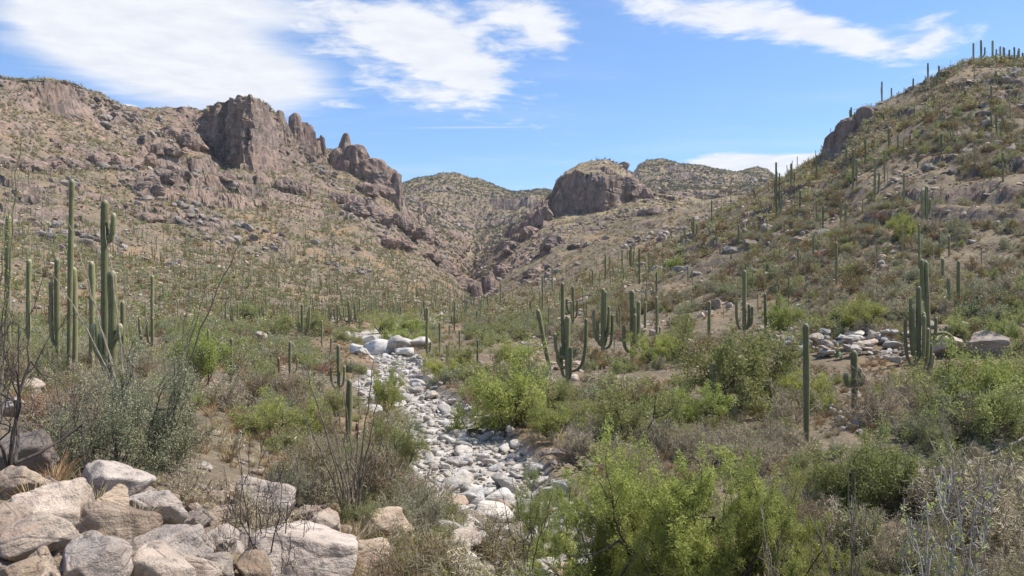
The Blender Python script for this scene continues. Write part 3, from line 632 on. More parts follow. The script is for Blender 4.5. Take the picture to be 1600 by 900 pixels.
spire(765, 424, 470, 24, 470, 'dark rock tower in the mouth of the canyon', 19, .5)
spire(748, 440, 476, 18, 465, 'lower dark rock knob beside the tower in the canyon mouth', 21, .5)
spire(862, 366, 400, 34, 540, 'dark outcrop block on the brown ridge below the flat topped butte', 23, .6)

# outcrops on the slopes: foot on the terrain, width and height from the picture
def outcrop(px, py, wd, ht, label, group, seed):
    p = hit(px, py); k = p.y / F
    for q in range(max(1, round(wd / 26))):
        xq = px + (q - (max(1, round(wd / 26)) - 1) / 2) * 22; pq = hit(xq, py + 4 * math.sin(q * 2.1)); hq = ht * R.uniform(.7, 1.1)
        spire(xq, H0 - F * pq.z / pq.y - hq, H0 - F * pq.z / pq.y + hq * .25, 30, pq.y + 4, label, seed + q, .6, name='rock_outcrop', cat='outcrop')['group'] = group
for i_, (px, py, wd, ht) in enumerate([(205, 262, 70, 22), (250, 240, 50, 18), (165, 255, 40, 16), (275, 215, 40, 16), (300, 232, 36, 20), (225, 300, 60, 20), (265, 282, 40, 14), (60, 268, 80, 26), (110, 262, 50, 22), (20, 262, 50, 22), (350, 288, 30, 14), (455, 300, 50, 20), (235, 345, 40, 12), (405, 325, 34, 12)]):
    outcrop(px, py, wd, ht, 'dark broken outcrop jutting from the rocky mountainside below the cliff', 'outcrops of the mountainside', 600 + i_ * 9)
for i_, (px, py, wd, ht) in enumerate([(565, 335, 60, 22), (610, 350, 50, 20), (650, 372, 40, 18), (615, 385, 50, 20), (672, 405, 30, 16), (700, 425, 30, 16), (725, 452, 26, 18), (580, 300, 40, 20), (540, 320, 40, 16)]):
    outcrop(px, py, wd, ht, 'craggy ledge stepping down the spur into the canyon', 'ledges of the canyon spur', 800 + i_ * 9)
for i_, (px, py, wd, ht) in enumerate([(800, 392, 30, 20), (825, 372, 30, 22), (845, 352, 30, 20), (790, 425, 30, 18), (835, 430, 26, 14), (905, 388, 34, 10), (1020, 335, 24, 12), (872, 330, 26, 45), (1000, 308, 34, 24), (980, 300, 30, 28)]):
    outcrop(px, py, wd, ht, 'rough dark ledge around the foot of the flat topped butte', 'ledges around the butte', 950 + i_ * 9)
# ------------------------------------------------------------------ plants: generators
def tubes(P0, P1, r0, r1, sides=3):
    P0, P1 = np.asarray(P0, float), np.asarray(P1, float); r0, r1 = np.asarray(r0, float), np.asarray(r1, float)
    d = P1 - P0; d /= np.linalg.norm(d, axis=1)[:, None] + 1e-9
    up = np.where(np.abs(d[:, 2:3]) < .9, np.array([[0, 0, 1.0]]), np.array([[1.0, 0, 0]]))
    a = np.cross(d, up); a /= np.linalg.norm(a, axis=1)[:, None] + 1e-9; b = np.cross(d, a)
    th = np.arange(sides) / sides * 2 * np.pi; c, s = np.cos(th)[None, :, None], np.sin(th)[None, :, None]
    ring = a[:, None] * c + b[:, None] * s
    V = np.concatenate([P0[:, None] + ring * r0[:, None, None], P1[:, None] + ring * r1[:, None, None]], 1)
    n = len(P0); base = (np.arange(n) * 2 * sides)[:, None]; k = np.arange(sides)[None]; k2 = (k + 1) % sides
    q = np.stack([base + k, base + k2, base + sides + k2, base + sides + k], -1).reshape(-1, 4)
    return V.reshape(-1, 3), q
def leaves(C, Dn, L, W, rng):
    """small leaf blades: quads centred at C along Dn"""
    n = len(C); rnd = rng.normal(size=(n, 3)); s = np.cross(Dn, rnd); s /= np.linalg.norm(s, axis=1)[:, None] + 1e-9
    L, W = L[:, None] / 2, W[:, None] / 2
    V = np.stack([C - Dn * L, C + s * W, C + Dn * L, C - s * W], 1)
    return V.reshape(-1, 3), np.arange(4 * n).reshape(-1, 4)
def unit(v): return v / (np.linalg.norm(v, axis=-1, keepdims=True) + 1e-9)
def branching(rng, nstem, levels, kids, L0, ratio, spread, up, r0, taper=.6, wig=.18):
    """returns list per level of (P0, P1, r0, r1)"""
    th = rng.uniform(0, 2 * np.pi, nstem); d = unit(np.stack([np.cos(th) * spread, np.sin(th) * spread, np.full(nstem, 1.0) + rng.uniform(-.3, .3, nstem)], -1))
    P0 = np.stack([np.cos(th), np.sin(th), th * 0], -1) * r0 * 1.5; P0[:, 2] = -.12 * L0; rad = np.full(nstem, r0); L = L0 * rng.uniform(.7, 1.2, nstem); out = []
    for lv in range(levels):
        k = 3 if lv < levels - 1 else 2; segs = []; p, dd, r = P0, d, rad
        rl = rad * taper
        pts = [p]
        for i in range(k):
            dd = unit(dd + rng.normal(size=dd.shape) * wig + np.array([0, 0, up])); p2 = p + dd * (L / k)[:, None]
            segs.append((p, p2, rad + (rl - rad) * i / k, rad + (rl - rad) * (i + 1) / k)); p = p2; pts.append(p)
        out.append(tuple(np.concatenate([s[i] for s in segs]) for i in range(4)))
        if lv == levels - 1: break
        n = len(p); t = rng.uniform(.35, 1.0, (n, kids)); t[:, 0] = 1
        P = np.stack(pts, 1); f = t * k; i0 = np.minimum(f.astype(int), k - 1); fr = (f - i0)[..., None]
        ar = np.arange(n)[:, None]; Q = P[ar, i0] * (1 - fr) + P[ar, i0 + 1] * fr
        nd = unit(dd[:, None] + rng.normal(size=(n, kids, 3)) * .75)
        P0 = Q.reshape(-1, 3); d = nd.reshape(-1, 3); rad = np.repeat(rl, kids) * .8; L = np.repeat(L, kids) * ratio * rng.uniform(.7, 1.25, n * kids)
    return out
def fit(levels_, W, H):
    A = np.concatenate([np.concatenate([l[0], l[1]]) for l in levels_]); r = np.percentile(np.hypot(A[:, 0], A[:, 1]), 97); h = np.percentile(A[:, 2], 98.5)
    S = np.array([W / r, W / r, H / h]); return [(l[0] * S, l[1] * S, l[2], l[3]) for l in levels_]
def join(parts):
    V, Q, M, o = [], [], [], 0
    for v_, q_, m_ in parts: V.append(v_); Q.append(q_ + o); M.append(np.full(len(q_), m_)); o += len(v_)
    return np.concatenate(V), np.concatenate(Q), np.concatenate(M)
def plant(seed, W, H, nstem, levels, kids, r0, nleaf, ll, lw, spread=.9, up=.08, off=.08, ratio=.62, leaf_levels=2, wig=.18, thin=3):
    rng = np.random.RandomState(seed); lv = fit(branching(rng, nstem, levels, kids, 1.0, ratio, spread, up, .05, wig=wig), W, H)
    k = r0 / .05; lv = [(a, b, np.maximum(c * k, .0035), np.maximum(d * k, .0025)) for a, b, c, d in lv]
    wood = [tubes(*l, sides=6 if i < 2 and r0 > .04 else thin) + (0,) for i, l in enumerate(lv)]
    wv, wq, _ = join(wood)
    lf = None
    if nleaf:
        A = np.concatenate([l[0] for l in lv[-leaf_levels:]]); B = np.concatenate([l[1] for l in lv[-leaf_levels:]])
        i = rng.randint(0, len(A), nleaf); t = rng.uniform(0, 1, (nleaf, 1)); C = A[i] * (1 - t) + B[i] * t + rng.normal(size=(nleaf, 3)) * off
        Dn = unit(unit(B[i] - A[i]) * .7 + rng.normal(size=(nleaf, 3)) * .6)
        C[:, 2] = np.maximum(C[:, 2], .04)
        lf = leaves(C, Dn, ll * rng.uniform(.6, 1.4, nleaf), lw * rng.uniform(.6, 1.4, nleaf), rng)
    return (wv, wq), lf
def plant_meshes(name, seed, wood_mat, leaf_mat, **kw):
    wd, lf = plant(seed, **kw)
    return mesh_np(name + '_branches', wd[0], wd[1], [wood_mat], smooth=True), (mesh_np(name + '_foliage', lf[0], lf[1], [leaf_mat]) if lf else None)
def plant_one(name, seed, wood_mat, leaf_mat, **kw):
    wd, lf = plant(seed, **kw); V, Q, M = join([wd + (0,), lf + (1,)] if lf else [wd + (0,)])
    return mesh_np(name, V, Q, [wood_mat, leaf_mat], M)

# ------------------------------------------------------------------ saguaros
def ribbed(path, radii, ribs, lod_per_rib=2, base=True):
    """fluted column along a path; returns verts, quads, attributes"""
    path = np.asarray(path, float); n = len(path); sides = ribs * lod_per_rib
    tan = unit(np.gradient(path, axis=0)); ref = np.array([.31, .95, .05]); V = []
    th = np.arange(sides) / sides * 2 * np.pi
    crest = (np.arange(sides) % lod_per_rib == 0).astype(float) if lod_per_rib > 1 else np.full(sides, .75)
    flute = np.where(crest > .5, 1.0, .74) if lod_per_rib > 1 else np.ones(sides)
    for i in range(n):
        a = np.cross(tan[i], ref); a /= np.linalg.norm(a); b = np.cross(tan[i], a)
        V.append(path[i] + (np.cos(th)[:, None] * a + np.sin(th)[:, None] * b) * (radii[i] * flute)[:, None])
    V = np.concatenate(V); ix_ = np.arange(n * sides).reshape(n, sides)
    q = np.stack([ix_[:-1], np.roll(ix_[:-1], -1, 1), np.roll(ix_[1:], -1, 1), ix_[1:]], -1).reshape(-1, 4)
    t = np.linspace(0, 1, n); L = np.concatenate([[0], np.cumsum(np.linalg.norm(np.diff(path, axis=0), axis=1))])
    tip = np.repeat(sstep(L, L[-1] - .22, L[-1]), sides); bs = np.repeat((1 - sstep(L, .3, 1.3)) * (1 if base else 0), sides)
    return V, q, {'rib': np.tile(crest, n), 'tip': tip, 'base': bs}
def cap_radii(n, r, L, r0f=.9, dome=None):
    s = np.linspace(0, 1, n) * L; dome = dome or r * 1.3
    body = r * (r0f + (1 - r0f) * sstep(s, 0, L * .4)); e = np.clip((L - s) / dome, 0, 1)
    return body * np.sqrt(np.clip(1 - (1 - e) ** 2, .002, 1))
def spaced(n, L, r):
    """parameters along the length, denser at the domed tip"""
    return np.concatenate([np.linspace(0, 1 - min(.5, r * 1.5 / L), n, endpoint=False), 1 - min(.5, r * 1.5 / L) * (1 - np.sin(np.linspace(0, np.pi / 2, 9)))])
def stem_mesh(H, r, hi=True, lean=(0, 0), seed=0, mat=None):
    t = spaced(16 if hi else 5, H, r); rng = np.random.RandomState(seed); ph = rng.uniform(0, 6, 2)
    path = np.stack([lean[0] * t + .03 * np.sin(3 * t + ph[0]) * t, lean[1] * t + .03 * np.sin(2.5 * t + ph[1]) * t, -.2 + (H + .2) * t], -1)
    s = t * H; body = r * (.82 + .18 * sstep(s, 0, H * .45)) * (1 + .07 * np.sin(s * 2.1 + ph[0]) + .03 * np.sin(s * 5.3 + ph[1])); e = np.clip((H - s) / (r * 1.4), 0, 1)
    rad = body * np.sqrt(np.clip(1 - (1 - e) ** 2, .004, 1))
    V, q, at = ribbed(path, rad, 14 if hi else 5, 2)
    return mesh_np('saguaro_stem', V, q, [mat or MSAG], smooth=not hi or True, attrs=at)
def arm_mesh(start, tip, r, hi=True, droop=False, mat=None):
    s, e = np.array(start, float), np.array(tip, float); hor = np.array([e[0] - s[0], e[1] - s[1], 0]); L = np.linalg.norm(hor) + 1e-6
    t = np.linspace(0, 1, 26 if hi else 9)
    if droop: c1 = s + hor * .7 + np.array([0, 0, .5 * L]); c2 = e + np.array([0, 0, .7 * L]) + hor * .12
    else: c1 = s + hor * .85 + np.array([0, 0, -.02 * L]); c2 = s + hor * 1.0 + np.array([0, 0, .45 * L])
    c2 = np.array([c2[0], c2[1], min(c2[2], e[2])]) if not droop else c2
    B = lambda tt: ((1 - tt) ** 3)[:, None] * s + (3 * tt * (1 - tt) ** 2)[:, None] * c1 + (3 * tt ** 2 * (1 - tt))[:, None] * c2 + (tt ** 3)[:, None] * e
    dn = B(np.linspace(0, 1, 80)); cl = np.concatenate([[0], np.cumsum(np.linalg.norm(np.diff(dn, axis=0), axis=1))]); LL = cl[-1]
    tt = spaced(18 if hi else 6, LL, r); path = np.stack([np.interp(tt * LL, cl, dn[:, k]) for k in range(3)], -1)
    sl = tt * LL; ee = np.clip((LL - sl) / (r * 1.4), 0, 1); rad = r * (.72 + .28 * sstep(sl, 0, LL * .35)) * np.sqrt(np.clip(1 - (1 - ee) ** 2, .004, 1))
    V, q, at = ribbed(path, rad, 12 if hi else 5, 2, base=False)
    return mesh_np('saguaro_arm', V, q, [mat or MSAG], smooth=True, attrs=at)
def saguaro(px, ytop, ybase, arms=(), label=None, group=None, D=None, wpx=None, mat=None, lean=0):
    """arms: (dx_px at tip, tip row, attach row[, 'd' for drooping])"""
    if D: p = Vector(((px - PXC) / F * D, D, (H0 - ybase) / F * D))
    else: p = hit(px, ybase)
    k = p.y / F; zb = p.z; H = (H0 - ytop) * k - zb; hi = p.y < 95
    r = (wpx * (.9 if wpx > 4.5 else .82) / 2 * k) if wpx else min(.24, .10 + .013 * H + (.03 if arms else 0))
    root = link('saguaro', None, None, p); root.empty_display_size = .3
    tag(root, label, 'saguaro', group)
    link('stem', stem_mesh(H, r, hi, (lean * k, 0), int(px * 7 + ytop), mat), root)
    rr = random.Random(int(px * 13 + ytop))
    for a in arms:
        zt = (H0 - a[1]) * k - zb; za = (H0 - a[2]) * k - zb; dxm = a[0] * k; dym = rr.uniform(-.35, .35) * abs(dxm) - .05
        if abs(a[0]) < 5: dym = -max(.32, 3 * r)
        za = max(za, .25)
        link('arm', arm_mesh((lean * k * za / H, 0, za), (dxm, dym, zt), r * rr.uniform(.6, .78), hi, len(a) > 3, mat), root)
    return root
HERO = [
 (1435, 447, 592, [(-12, 465, 560), (-20, 497, 572), (-5, 510, 575), (8, 488, 560), (13, 512, 578), (3, 492, 565), (20, 535, 582), (-9, 480, 568), (24, 552, 585)], 'many armed saguaro crowded with upright arms in front of the long rock pile', 8.5),
 (1453, 407, 567, [(9, 495, 535), (26, 508, 532), (34, 552, 528, 'd'), (-14, 405, 470)], 'tall saguaro with one arm drooping down toward a boulder', 9, -8),
 (1260, 505, 697, [], 'tall slender armless saguaro rising from dry brush by the pale rocks', 11),
 (1335, 547, 642, [(-13, 583, 605), (13, 583, 604), (2, 573, 600)], 'short saguaro with two stubby arms like raised fists', 11),
 (1115, 565, 656, [], 'thick armless saguaro in front of the wide dark trunked tree', 10),
 (1112, 567, 640, [], 'armless saguaro half hidden behind the thick one', 9),
 (887, 493, 607, [(-8, 441, 560), (-10, 541, 590), (5, 541, 592), (28, 497, 580), (-20, 520, 560), (-16, 550, 575)], 'large saguaro with straight front arms and one arm leaning outward', 9),
 (862, 483, 586, [], 'leaning pole like saguaro beside the large straight armed one', 8, -22),
 (942, 450, 556, [(-15, 483, 535), (6, 488, 540), (15, 491, 545), (-9, 500, 540), (3, 455, 520), (9, 478, 530)], 'candelabra saguaro with tight bunch of arms and brown base', 8),
 (895, 447, 512, [(-10, 467, 490), (7, 468, 498), (-3, 470, 500)], 'bushy armed saguaro on the rise behind the large straight armed one', 6),
 (988, 453, 563, [(10, 470, 545), (-14, 507, 550), (2, 490, 550)], 'saguaro with a low elbow arm and a second tall trunk like arm', 9),
 (1026, 463, 527, [(4, 510, 522)], 'armless saguaro with a pup at its foot on the lower slope', 5),
 (1008, 471, 517, [], 'plain saguaro pole behind the low elbow armed saguaro', 5), (1108, 470, 528, [], 'single stout saguaro above the feathery green tree', 6),
 (1163, 422, 528, [(12, 478, 512), (-13, 470, 515), (7, 475, 515)], 'tall saguaro with a cluster of shorter arms behind the wide dark trunked tree', 7),
 (1196, 458, 530, [(9, 487, 512)], 'saguaro with one side arm next to the clustered tall one', 5), (1206, 487, 525, [], 'short saguaro column at the end of the wide tree', 5),
 (1498, 407, 488, [], 'tall plain saguaro above a clump of prickly pear', 6), (1485, 433, 490, [], 'leaning plain saguaro above a clump of prickly pear', 5, -4), (1473, 403, 447, [], 'stout short saguaro on the slope above the leaning one', 6),
 (1483, 368, 403, [], None, 4), (1436, 350, 425, [], 'thin saguaro pole showing above the drooping armed saguaro', 4), (1307, 378, 447, [], 'lone tall saguaro on bare tan hillside', 5), (1247, 387, 423, [], None, 4),
 (238, 430, 550, [(-21, 497, 540), (-9, 500, 538), (4, 495, 540)], 'three armed trident saguaro beside the leaning ocotillo', 6),
 (361, 528, 602, [(-6, 575, 585), (6, 575, 586)], 'small saguaro with two bud like arms beside the slender pole', 6), (326, 515, 604, [], 'slender armless saguaro in bright green brush', 4),
 (453, 533, 590, [(12, 560, 583)], 'saguaro with a single raised arm on the grassy flat', 5), (529, 538, 617, [(-12, 573, 606), (9, 571, 604)], 'saguaro with two even arms like a pitchfork near the wash', 6),
 (545, 592, 692, [], 'thick armless saguaro standing behind the tall ocotillo', 11),
 (472, 475, 530, [(9, 485, 520), (-4, 484, 522), (12, 478, 522)], 'clustered saguaro with close upright arms on the flat', 5), (545, 470, 508, [(-14, 476, 502), (10, 474, 503), (-8, 480, 504), (14, 482, 505), (4, 482, 505)], 'wide candelabra saguaro at the edge of the flat', 4),
 (562, 465, 513, [(-8, 478, 505), (6, 480, 505)], 'saguaro with close arms next to the wide candelabra', 5), (527, 475, 508, [(5, 485, 503), (-5, 482, 502)], 'small two armed saguaro beside the wide candelabra', 4),
 (503, 500, 541, [], None, 4), (517, 527, 550, [], None, 4), (667, 480, 558, [(6, 533, 550)], 'tall saguaro with one low arm on the stony bank', 5), (687, 503, 551, [], 'plain saguaro on the stony bank above the bend of the wash', 4),
 (702, 507, 524, [], None, 3), (718, 515, 547, [], None, 4), (699, 538, 568, [], 'squat armless saguaro below the stony bank', 5), (746, 530, 572, [], 'armless saguaro rising behind the round green tree', 4), (710, 470, 518, [(5, 490, 505), (-4, 492, 507)], None, 4),
 (782, 442, 484, [(-7, 464, 475), (6, 466, 476)], 'small cross shaped saguaro near the canyon mouth', 3), (762, 460, 482, [], None, 3),
 (1014, 393, 433, [(-6, 410, 422), (6, 405, 418)], None, 3.5), (999, 387, 445, [], None, 4), (986, 383, 427, [(-3, 390, 415), (3, 392, 415)], None, 4), (972, 390, 430, [], None, 3), (946, 397, 444, [], None, 3.5), (926, 421, 452, [], None, 4), (863, 417, 458, [], None, 3), (848, 430, 497, [], None, 3.5),
 (1026, 424, 462, [], None, 4), (1075, 415, 441, [], None, 3), (1125, 381, 398, [], None, 3), (1084, 338, 378, [(-4, 345, 365), (5, 350, 368)], None, 4), (1154, 350, 385, [], None, 4), (1112, 312, 350, [], None, 3),
 (1213, 253, 348, [(-4, 280, 320), (5, 270, 330), (9, 300, 335)], 'tall many stemmed saguaro below the dark crest cliff', 4), (1236, 255, 300, [(4, 270, 292)], None, 3.5), (1250, 297, 334, [], None, 4), (1276, 242, 282, [], None, 4), (1322, 317, 350, [], None, 5), (1333, 233, 300, [(4, 250, 285)], None, 4),
 (1367, 247, 312, [(4, 270, 305)], 'double stemmed saguaro in the middle of the steep hillside', 4.5), (1382, 233, 285, [], None, 4), (1389, 200, 240, [], None, 3.5), (1378, 127, 158, [(-3, 137, 150)], None, 3.5), (1393, 137, 152, [], None, 3), (1330, 167, 200, [(-4, 172, 190), (3, 178, 194)], None, 3.5), (1427, 122, 140, [], None, 3), (1450, 98, 126, [], None, 3.5),
 (1467, 102, 128, [], None, 3.5), (1471, 208, 242, [(-5, 222, 232), (4, 225, 234)], None, 4), (1412, 270, 325, [], 'dark dead looking saguaro pole on the hillside', 4), (1448, 290, 352, [(5, 310, 335)], 'stout saguaro with a stubby arm on the steep hillside', 6), (1441, 300, 352, [], None, 5), (1567, 238, 288, [(-3, 255, 270)], None, 4), (1557, 165, 220, [(-8, 172, 200), (7, 168, 200), (-4, 178, 205), (11, 182, 208)], 'bunched saguaro with crowded arms high on the hillside', 4),
 (1549, 133, 165, [], None, 4), (1508, 140, 158, [], None, 4), (1533, 62, 96, [(3, 75, 90)], None, 4), (1521, 67, 96, [], None, 3.5), (1551, 63, 94, [(3, 78, 90), (-3, 80, 92)], None, 4), (1563, 72, 94, [], None, 3.5), (1568, 73, 94, [], None, 3.5), (1577, 77, 95, [], None, 3.5), (1585, 73, 96, [(3, 80, 92)], None, 3.5), (1592, 75, 96, [], None, 3.5), (1598, 82, 97, [], None, 3.5),
 (1556, 110, 132, [], None, 3.5), (1562, 116, 133, [], None, 3.5), (1400, 170, 195, [], None, 3.5), (1422, 210, 222, [], None, 3), (1403, 210, 238, [], None, 3.5), (1322, 225, 255, [], None, 3.5), (1352, 217, 262, [], None, 3.5), (1470, 172, 200, [(3, 180, 194)], None, 3.5), (1434, 235, 262, [], None, 3), (1276, 312, 352, [], None, 4), (1286, 320, 356, [], None, 4)]
def side_label(px, py, arms):
    a = 'plain unbranched saguaro' if not arms else 'branching saguaro with raised arms'
    if px > 1485 and py < 100 or (1370 < px <= 1485 and py < 160): return a + ' standing on the hill crest against sky', 'saguaros along the hill crest'
    if px > 1190: return a + ' on the steep brushy hillside', 'saguaros on the steep hillside'
    if px > 800: return a + ' along the low shoulder of the hill', 'saguaros on the low shoulder'
    return a + ' on the flat below the mountainside', 'saguaros on the valley flat'
for h in HERO:
    lab, grp = h[4], None
    if lab is None: lab, grp = side_label(h[0], h[2], h[3])
    saguaro(h[0], h[1], h[2], h[3], lab, grp or 'hand counted saguaros of the valley', None, h[5], lean=h[6] if len(h) > 6 else 0)
# the stand on the near bank (feet hidden by brush, so by distance)
saguaro(164, 312, 600, [(15, 333, 372), (12, 347, 378)], 'tall saguaro with two knobby arms near its top in the brushy stand', 'saguaros in the brushy stand', 25, 12.5)
saguaro(175, 422, 600, [(-18, 520, 575), (-24, 505, 560), (14, 505, 530)], 'thick columnar saguaro in front of the knobby armed one', 'saguaros in the brushy stand', 23, 15.5)
saguaro(108, 280, 590, [], 'tallest bare saguaro pole of the brushy stand', 'saguaros in the brushy stand', 29, 9, lean=4)
saguaro(117, 417, 575, [], 'medium round topped saguaro beside the tallest pole', 'saguaros in the brushy stand', 31, 10)
saguaro(143, 408, 575, [], 'straight saguaro between the tallest pole and the knobby armed one', 'saguaros in the brushy stand', 33, 10)
saguaro(90, 403, 580, [(-10, 440, 540)], 'dark shaded saguaro close to the tallest pole', 'saguaros in the brushy stand', 30, 9)
saguaro(12, 337, 585, [], 'saguaro pole behind the leafy green ocotillo', 'saguaros in the brushy stand', 32, 10)
saguaro(45, 405, 575, [], 'thin saguaro among bare thorn branches', 'saguaros in the brushy stand', 36, 8)
saguaro(192, 470, 570, [], 'slim dark saguaro just past the thick columnar one', 'saguaros in the brushy stand', 38, 7)
saguaro(280, 570, 604, [(7, 572, 598)], 'stubby double saguaro under the leaning ocotillo', 'saguaros in the brushy stand', 40, 9)
saguaro(436, 558, 588, [], 'dead brown saguaro stump on the grassy flat', 'dead saguaros', None, 5, mat=MDEAD)
saguaro(856, 592, 645, [(4, 630, 640)], 'dead rusty brown saguaro skeleton beside the feathery green tree', 'dead saguaros', None, 6, mat=MDEAD)
saguaro(836, 622, 655, [], 'young saguaro half sunk in pale green brush', 'young saguaros', None, 6)
saguaro(558, 660, 712, [], 'broken reddish brown dead stem behind the tall ocotillo', 'dead saguaros', None, 5, mat=MDEAD)
# many more on the flats and slopes: copies of a few kinds
KINDS = []
rk = np.random.RandomState(5)
for k in range(9):
    st = stem_mesh(1.0 * 5, .135, False, (rk.uniform(-.15, .15), 0), k)
    arms = [arm_mesh((0, 0, rk.uniform(1.2, 2.4)), (math.cos(a) * rk.uniform(.45, .75), math.sin(a) * .5, rk.uniform(3, 4.6)), .095, False) for a in rk.uniform(0, 6.28, [0, 0, 0, 0, 1, 2, 2, 3, 4][k])]
    KINDS.append((st, arms))
cand = []
x, y, px = sample(620, 150, 380, -40, 770); zz = gz(x, y)
keep = (fbm(x * .03, y * .03, octaves=2, seed=91) > -.3) & (wash_mask(x, y) < .1)
for a, b_, c in zip(x[keep], y[keep], zz[keep]): cand.append((a, b_, c, 'flat'))
x, y, px = sample(430, 80, 255, 800, 1640); zz = gz(x, y)
for a, b_, c in zip(x, y, zz): cand.append((a, b_, c, 'hill'))
cand = [c for c in cand if visible(np.array(c[0]), np.array(c[1]), np.array(c[2]), 1.0)]
cand = [c + (R.uniform(1.6, 5.2) if c[3] == 'flat' else R.uniform(1.2, 3.8),) for c in cand]
cand.sort(key=lambda c: -c[4] / c[1])
NIND = 300 - len([o for o in bpy.data.objects if o.name.startswith('saguaro') and o.parent is None])
for c in cand[:NIND]:
    k = R.choice([0, 1, 2, 3, 0, 1, 2, 4, 5, 6, 7, 8] if c[4] > 3 else [0, 1, 2, 3]); st, arms = KINDS[k]
    root = link('saguaro', None, None, c[:3], (0, 0, R.uniform(0, 6.28)), c[4] / 5); root.empty_display_size = .3
    pre = 'distant armless saguaro' if not arms else 'distant saguaro with raised arms'
    if c[3] == 'flat':
        lab, grp = (pre + (' at the foot of the rocky mountainside' if c[1] > 210 else ' on the brushy valley flat')), ('saguaros at the foot of the mountain' if c[1] > 210 else 'saguaros on the brushy flat')
    else: lab, grp = pre + ' scattered over the brushy hillside slope', 'saguaros scattered over the hillside'
    tag(root, lab, 'saguaro', grp)
    link('stem', st, root)
    for a in arms: link('arm', a, root)
def one_mesh(k):
    st, arms = KINDS[k]; V, Q, at, o = [], [], {'rib': [], 'tip': [], 'base': []}, 0
    for me in [st] + arms:
        n = len(me.vertices); v_ = np.zeros(n * 3, np.float32); me.vertices.foreach_get('co', v_); q_ = np.zeros(len(me.loops), np.int32); me.loops.foreach_get('vertex_index', q_)
        V.append(v_.reshape(-1, 3)); Q.append(q_.reshape(-1, 4) + o); o += n
        for nm in at:
            t_ = np.zeros(n, np.float32); me.attributes[nm].data.foreach_get('value', t_); at[nm].append(t_)
    return mesh_np('far_saguaro', np.concatenate(V), np.concatenate(Q), [MSAG], smooth=True, attrs={nm: np.concatenate(a) for nm, a in at.items()})
left = cand[NIND:]
x, y, px = sample(2200, 230, 520, -40, 740); zz = gz(x, y); left += [(a, b_, c, 'flat', R.uniform(2, 5)) for a, b_, c in zip(x, y, zz) if c < 75]
n = len(left)
stuff('distant_saguaros', 'mass of tiny distant saguaros dotting the far slopes', [one_mesh(k) for k in (0, 1, 2, 4, 6, 7)], np.array([c[:3] for c in left]), np.stack([np.zeros(n), np.zeros(n), NPR.uniform(0, 6.28, n)], -1), np.array([[c[4] / 5] * 3 for c in left]), NPR.randint(0, 6, n))

CLEAR0 = [(1245, 1425, 528, 580), (1460, 1570, 525, 572), (545, 665, 520, 560), (590, 690, 590, 640), (640, 800, 640, 800), (775, 860, 515, 545), (842, 930, 700, 748), (1290, 1390, 625, 690), (300, 400, 650, 735), (866, 900, 745, 785), (430, 620, 780, 860), (930, 1210, 690, 735), (640, 800, 850, 890), (80, 300, 600, 740)]
CLEAR0 += [(h[0] - 14, h[0] + 14, h[1], h[2] - (h[2] - h[1]) * .12) for h in HERO if h[2] > 505]
